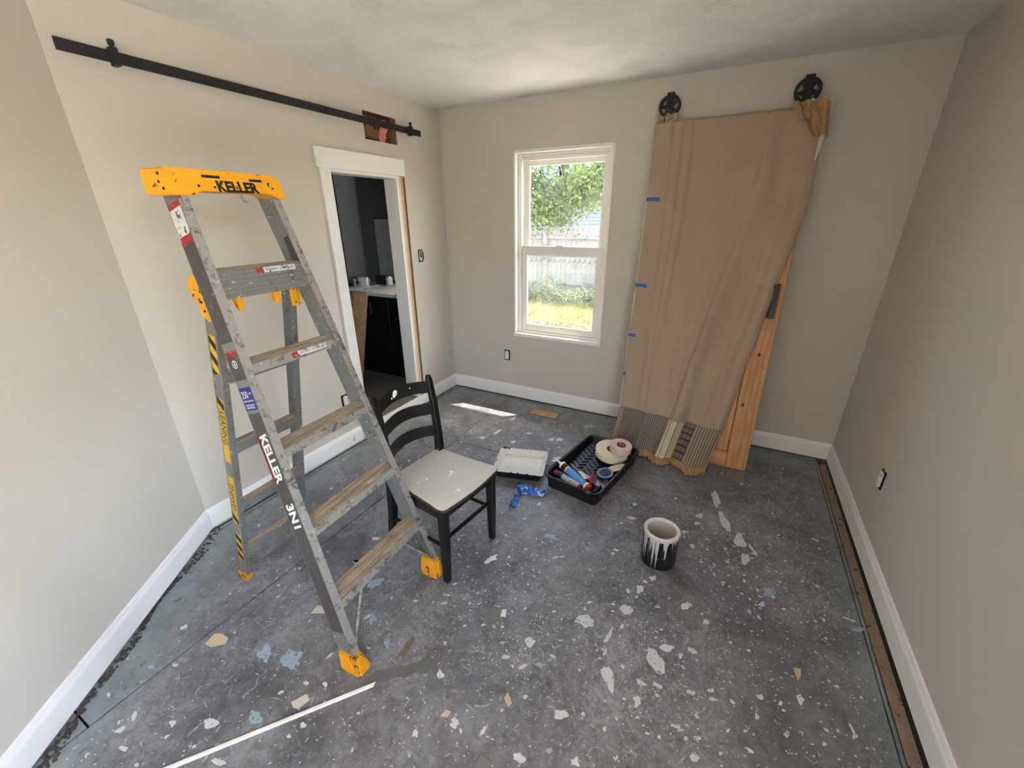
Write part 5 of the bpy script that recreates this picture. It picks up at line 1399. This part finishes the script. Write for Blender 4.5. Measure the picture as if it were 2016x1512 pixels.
scrap('tape_scrap', M_GRYT, [(1.328, -2.412), (1.318, -2.362), (1.350, -2.324), (1.384, -2.345), (1.376, -2.392)], 'grey square of tape on the floor under the ladder', 'tape scrap', .001)
scrap('vinyl_scrap', M_OLIV, [(1.642, -2.168), (1.672, -2.118), (1.706, -2.105), (1.735, -2.150), (1.712, -2.198)], 'olive square of vinyl on the floor before the chair', 'vinyl scrap', .0012)
scrap('paint_flake', M_WCH, [(1.722, -2.150), (1.712, -2.118), (1.728, -2.106), (1.742, -2.138)], 'white flake on the corner of the olive square', 'flake', .0030)
scrap('cardboard_chip', M_TANP, [(1.722, -2.585), (1.728, -2.560), (1.748, -2.556), (1.746, -2.578)], 'small tan cardboard chip at the near floor', 'chip', .002)
scrap('plaster_chip', M_WCH, [(1.500, -1.920), (1.512, -1.872), (1.536, -1.842), (1.534, -1.868), (1.548, -1.872), (1.526, -1.895), (1.514, -1.925)], 'white chip on the floor in front of the chair leg', 'chip', .004)
scrap('cardboard_chip', M_TANP, [(2.836, -1.822), (2.858, -1.818), (2.856, -1.845), (2.846, -1.868), (2.838, -1.85)], 'cream chip on the floor near the right wall', 'chip', .002)
scrap('vinyl_strip', simple('worn_grey_vinyl', (102, 103, 100), .6, var=.25, scale=22), [(1.391, -2.645), (1.398, -2.60), (1.411, -2.564), (1.444, -2.545), (1.47, -2.512), (1.494, -2.505), (1.53, -2.47), (1.55, -2.43), (1.575, -2.436), (1.605, -2.424), (1.60, -2.455), (1.586, -2.489), (1.55, -2.50), (1.525, -2.54), (1.491, -2.553), (1.465, -2.59), (1.439, -2.606)], 'torn grey strip of old vinyl beside the near ladder foot', 'vinyl strip', .0008)
scrap('glue_smear', simple('brown_glue', (110, 100, 86), .6, var=.2), [(1.443, -2.485), (1.434, -2.43), (1.437, -2.395), (1.457, -2.40), (1.463, -2.439), (1.468, -2.483)], 'brown glue smear on the floor right of the near ladder foot', 'glue smear', .0012)
scrap('plaster_chip', M_TANP, [(1.895, -2.406), (1.927, -2.434), (1.919, -2.451), (1.893, -2.432)], 'thin tan chip on the near floor beyond the grey shim', 'chip', .001)
# bare plywood patch by the window wall
M_PATCH = simple('bare_plywood_patch', (192, 152, 112), .8, var=.12, scale=14)
bm = B(); box(bm, .962, 1.222, -.268, -.158, -.002, .0025, .001); o = nm(bm, 'plywood_patch', M_PATCH); tag(o, 'bare plywood rectangle in the floor below the window', 'plywood patch')
bm = B(); box(bm, .955, 1.229, -.275, -.151, -.003, .0006); o2 = nm(bm, 'patch_gap', M_DARK, o)
scrap_pts = [(1.05, -.262), (1.075, -.225), (1.098, -.208), (1.106, -.235), (1.085, -.266)]
bm = B(); prism(bm, [Vector((x, y, .0025)) for x, y in scrap_pts], (0, 0, .0006)); nm(bm, 'paint_smear', simple('sage_paint', (176, 184, 170), .6), o)
# long white plastic strip at the near left
bm = B(); p0, p1 = Vector((1.442, -2.607, 0)), Vector((.93, -3.24, 0)); d = (p1 - p0).normalized(); s_ = Vector((-d.y, d.x, 0)) * .0075
prism(bm, [p0 + s_ + d * .012, p0 - s_, p0 - s_ * .6 + Vector((0, 0, .006)), p0 + s_ * .6 + d * .01 + Vector((0, 0, .006))], p1 - p0)
tag(nm(bm, 'trim_strip', M_TRIM), 'long thin white trim strip on the floor at the near left', 'trim strip')
# screw standing out of the floor at the near right
scw = empty('screw', (3.01, -2.072, 0), rot=(R(62), 0, R(-20))); tag(scw, 'coarse-thread screw lying at the near right floor', 'screw'); scw.location.z = .008
bm = B(); tube(bm, [(0, 0, -.03), (0, 0, .03), (0, 0, .045)], [.0055, .0055, .001], 10); smooth(nm(bm, 'shank', M_STEEL, scw), 50)
bm = B(); tube(bm, [(.0065 * math.cos(a * .9), .0065 * math.sin(a * .9), -.03 + a * .0013) for a in range(0, 48)], .0016, 6); smooth(nm(bm, 'thread', M_STEEL, scw), 60)
bm = B(); lathe(bm, [(.006, -.034), (.011, -.038), (.011, -.040)], 16); nm(bm, 'screw_head', M_STEEL, scw)
# loose wood shim at the bottom edge
bm = B(); box(bm, 1.905, 1.950, -2.68, -2.615, .0004, .006, .002); tag(nm(bm, 'wood_shim', M_GRYT), 'grey wood shim at the near edge of the floor', 'shim')

# spilled paint: blobs with a little body, each irregular
WB = [(2.057,-2.001,0.033,0.002,0.001,-0.028),(2.212,-1.857,0.027,0.007,0.002,-0.022),(2.231,-1.723,0.015,0.008,0.005,-0.023),(2.277,-1.633,0.013,0.007,0.003,-0.016),(2.434,-1.723,0.016,0.008,0.002,-0.022),(2.353,-2.034,0.019,0.022,0.026,-0.036),(2.389,-1.965,0.026,0.005,-0.001,-0.019),(2.483,-1.928,0.013,-0.003,-0.004,-0.012),(2.208,-2.179,0.013,0.014,0.029,-0.036),(2.166,-2.016,0.01,-0.001,-0.007,-0.039),(1.889,-2.193,0.022,-0.006,-0.004,-0.017),(2.093,-2.386,0.019,0.01,0.005,-0.013),(2.021,-2.565,0.022,0.004,0.001,-0.011),(2.186,-2.494,0.013,0.007,0.004,-0.011),(2.523,-2.302,0.013,0.007,0.001,-0.012),(1.825,-2.295,0.016,0.012,0.005,-0.006),(1.635,-2.468,0.016,0.008,0.009,-0.012),(1.777,-2.58,0.013,0.006,0.009,-0.013),(1.677,-2.667,0.009,0.005,0.008,-0.009),(1.901,-2.299,0.011,0.014,0.006,-0.005),(2.325,-2.148,0.02,0,-0.002,-0.008),(2.381,-2.131,0.016,-0.002,-0.002,-0.008),(2.486,-2.101,0.008,0.004,0.001,-0.007),(2.171,-2.096,0.007,0.004,0.004,-0.014),(2.323,-2.218,0.013,0.007,0.004,-0.017),(2.565,-1.027,0.014,0.019,0.027,-0.082),(2.646,-1.161,0.019,0.029,0.017,-0.042),(2.668,-1.293,0.018,0.009,-0,-0.038),(2.509,-0.823,0.02,0.026,0.019,-0.074),(2.71,-1.214,0.006,0.01,0.02,-0.032),(2.736,-1.559,0.014,0.007,-0,-0.015),(2.716,-2.002,0.01,0.005,-0,-0.01),(2.845,-1.942,0.01,0.009,0.004,-0.016),(2.994,-1.997,0.007,0.001,-0.004,-0.01),(2.99,-1.974,0.003,0.003,0.006,-0.022),(2.948,-2.001,0.005,0.002,-0.001,-0.009),(2.903,-2.068,0.006,0.003,-0.001,-0.007),(2.52,-1.768,0.012,0.006,0.001,-0.013),(2.442,-1.971,0.009,0.005,0.001,-0.011),(2.705,-2.078,0.008,0.004,-0,-0.011),(2.793,-2.094,0.009,0.005,-0.001,-0.009),(2.598,-2.254,0.006,0.003,0,-0.006),(2.244,-2.359,0.006,0.003,0.002,-0.006),(2.3,-2.422,0.007,0.004,0.002,-0.007),(2.558,-2.06,0.01,0.005,0,-0.008),(1.204,-2.727,0.009,0.004,0.006,-0.005),(1.272,-2.697,0.009,0.004,0.008,-0.006),(1.316,-2.826,0.005,0.006,0.013,-0.005),(1.198,-2.611,0.003,0.015,0.005,-0.001),(0.773,-3.122,0.007,0.011,0.012,-0.002),(0.764,-3.207,0.003,0.007,0.009,-0.001),(0.685,-2.918,0.011,0.006,0.007,-0.003),(0.538,-2.814,0.003,0.011,0.013,-0.002),(0.909,-3.029,0.009,0.005,0.012,-0.006),(1.025,-2.968,0.019,0.01,0.015,-0.008),(1.165,-3.02,0.024,0.009,0.007,-0.005),(0.886,-2.044,0.02,0.01,0.008,-0.009),(0.912,-2.211,0.014,0.007,0.01,-0.01),(0.927,-1.386,0.018,0.009,0.01,-0.014),(1.075,-0.782,0.018,0.009,0.011,-0.021),(0.83,-0.834,0.022,0.011,0.008,-0.014),(1.324,-0.612,0.021,0.011,0.006,-0.015),(1.129,-0.6,0.018,0.009,0.007,-0.015),(1.377,-0.585,0.025,0.013,0.012,-0.03),(1.47,-0.85,0.029,0.015,0.01,-0.025),(1.457,-0.887,0.016,0.008,0.008,-0.018),(0.891,-0.426,0.013,0.029,0.011,-0.015),(0.889,-0.693,0.009,0.043,0.011,-0.011),(1.442,-1.443,0.016,0.008,0.006,-0.013),(2.072,-1.532,0.015,-0,0,-0.007),(2.062,-1.565,0.009,0.005,0.003,-0.01),(2.087,-1.247,0.019,0.004,0.002,-0.014),(2.079,-1.113,0.011,0.006,0.003,-0.014),(2.438,-1.048,0.016,0.008,0.002,-0.019),(2.428,-1.121,0.013,0.007,0.001,-0.014),(2.42,-1.322,0.01,0.005,0.002,-0.016),(2.374,-1.226,0.015,0.008,0.001,-0.013)]
BB = [(1.082,-2.691,0.02,0.025,0.042,-0.017),(0.954,-2.722,0.034,0.006,0.02,-0.025),(1.226,-2.411,0.015,0.002,0.01,-0.021),(1.73,-1.599,0.038,0.009,0.004,-0.015),(2.163,-2.367,0.008,0.004,0.002,-0.006),(3.091,-1.514,0.026,0.014,-0.002,-0.011),(2.77,-1.459,0.021,0.011,-0.001,-0.032),(1.15,-2.884,0.022,0.011,0.019,-0.012),(0.611,-2.965,0.012,0.006,0.012,-0.005),(2.101,-2.503,0.009,0.005,0.003,-0.008),(1.363,-2.466,0.009,0.005,0.014,-0.015),(1.522,-0.265,0.034,0.017,0.008,-0.026),(1.093,-2.27,0.021,0.029,0.028,-0.017),(0.923,-2.205,0.023,0.012,0.01,-0.01),(1.959,-2.264,0.014,0.007,0.004,-0.009)]
def blob(bm, cx, cy, ex, ey, rng, h=.0009, n=14, rough=.35):
    ph = rng.random() * 50; top = []; bot = []
    for i in range(n):
        a = 2 * math.pi * i / n; k = 1 + rough * noise.noise(Vector((math.cos(a) * 1.35 + ph, math.sin(a) * 1.35, ph))) * 1.8
        x = cx + ex[0] * math.cos(a) * k + ey[0] * math.sin(a) * k; y = cy + ex[1] * math.cos(a) * k + ey[1] * math.sin(a) * k
        top.append(bm.verts.new((cx + (x - cx) * .92, cy + (y - cy) * .92, h))); bot.append(bm.verts.new((x, y, .0001)))
    bm.faces.new(top)
    for i in range(n): bm.faces.new((bot[i], bot[(i + 1) % n], top[(i + 1) % n], top[i]))
rb = random.Random(21)
bm = B()
for x, y, a, b_, c, d in WB: blob(bm, x, y, (a, b_), (c, d), rb, n=26, rough=.38)
M_SPL = simple('white_paint_spill', (204, 204, 208), .5, var=.1, scale=30, speck=(134, 134, 138), speck_scale=70, speck_lo=.60)
o = nm(bm, 'paint_spill', M_SPL, fl); o['kind'] = 'stuff'; o['label'] = 'larger white paint spills on the floor'
bm = B()
for x, y, a, b_, c, d in BB: blob(bm, x, y, (a, b_), (c, d), rb, n=24, rough=.4)
o = nm(bm, 'blue_paint_spill', simple('pale_blue_paint', (150, 170, 190), .55, var=.2, scale=50, speck=(100, 104, 112), speck_scale=60, speck_lo=.58), fl); o['kind'] = 'stuff'; o['label'] = 'pale blue paint spills on the floor'
bm = B(); cnt = 0
while cnt < 8500:
    x = rb.uniform(.08, 3.09); y = rb.uniform(-3.9, -.1)
    dens = .35 + .8 * noise.noise(Vector((x * 1.3, y * 1.3, 3.3))) + .35 * noise.noise(Vector((x * 4, y * 4, 9)))
    if rb.random() > max(.06, dens) * 1.2: continue
    cnt += 1
    r_ = .0009 + .0017 * rb.random() + (.006 * rb.random() ** 3 if rb.random() < .22 else 0)
    a = rb.gauss(.3, .9); el = 1 + abs(rb.gauss(0, .7)); 
    blob(bm, x, y, (math.cos(a) * r_ * el, math.sin(a) * r_ * el), (-math.sin(a) * r_, math.cos(a) * r_), rb, .0006, 7, .4)
o = nm(bm, 'paint_specks', M_SPL, fl); o['kind'] = 'stuff'; o['label'] = 'countless small white paint specks on the floor'
# thin dragged smears: clusters of short strokes
bm = B(); M_SMR = simple('smeared_white_paint', (158, 158, 160), .6, var=.2, scale=60)
CLU = [(2.2, -2.3, .35, .25), (1.6, -2.6, .3, .2), (2.5, -1.9, .25, .3), (1.9, -1.9, .3, .3), (2.15, -1.30, .10, .05), (2.35, -1.18, .12, .06), (2.62, -1.12, .05, .12), (2.70, -1.30, .06, .10), (2.20, -2.05, .10, .08), (2.33, -1.95, .10, .10), (1.9, -2.25, .10, .08), (1.55, -2.30, .15, .12), (1.30, -2.62, .2, .1), (1.05, -2.72, .12, .08), (1.75, -2.45, .2, .12), (2.1, -2.45, .2, .12), (2.45, -2.25, .15, .1), (1.0, -1.1, .2, .15), (.9, -.6, .2, .12), (1.2, -.5, .2, .1), (.8, -2.6, .12, .1), (1.5, -1.55, .2, .15), (2.6, -2.3, .15, .12), (1.1, -2.15, .12, .1), (.95, -2.95, .15, .1)]
for cx, cy, sx, sy in CLU:
    for i in range(60):
        x, y = rb.gauss(cx, sx), rb.gauss(cy, sy); a = rb.gauss(.6, 1.2); L = rb.uniform(.002, .012) + (.012 if rb.random() < .08 else 0); w3 = rb.uniform(.0008, .003)
        if not (.08 < x < 3.08 and y < -.08): continue
        blob(bm, x, y, (math.cos(a) * L, math.sin(a) * L), (-math.sin(a) * w3, math.cos(a) * w3), rb, .0004, 9, .6)
o = nm(bm, 'paint_smears', M_SMR, fl); o['kind'] = 'stuff'; o['label'] = 'dragged streaks of white paint on the floor'
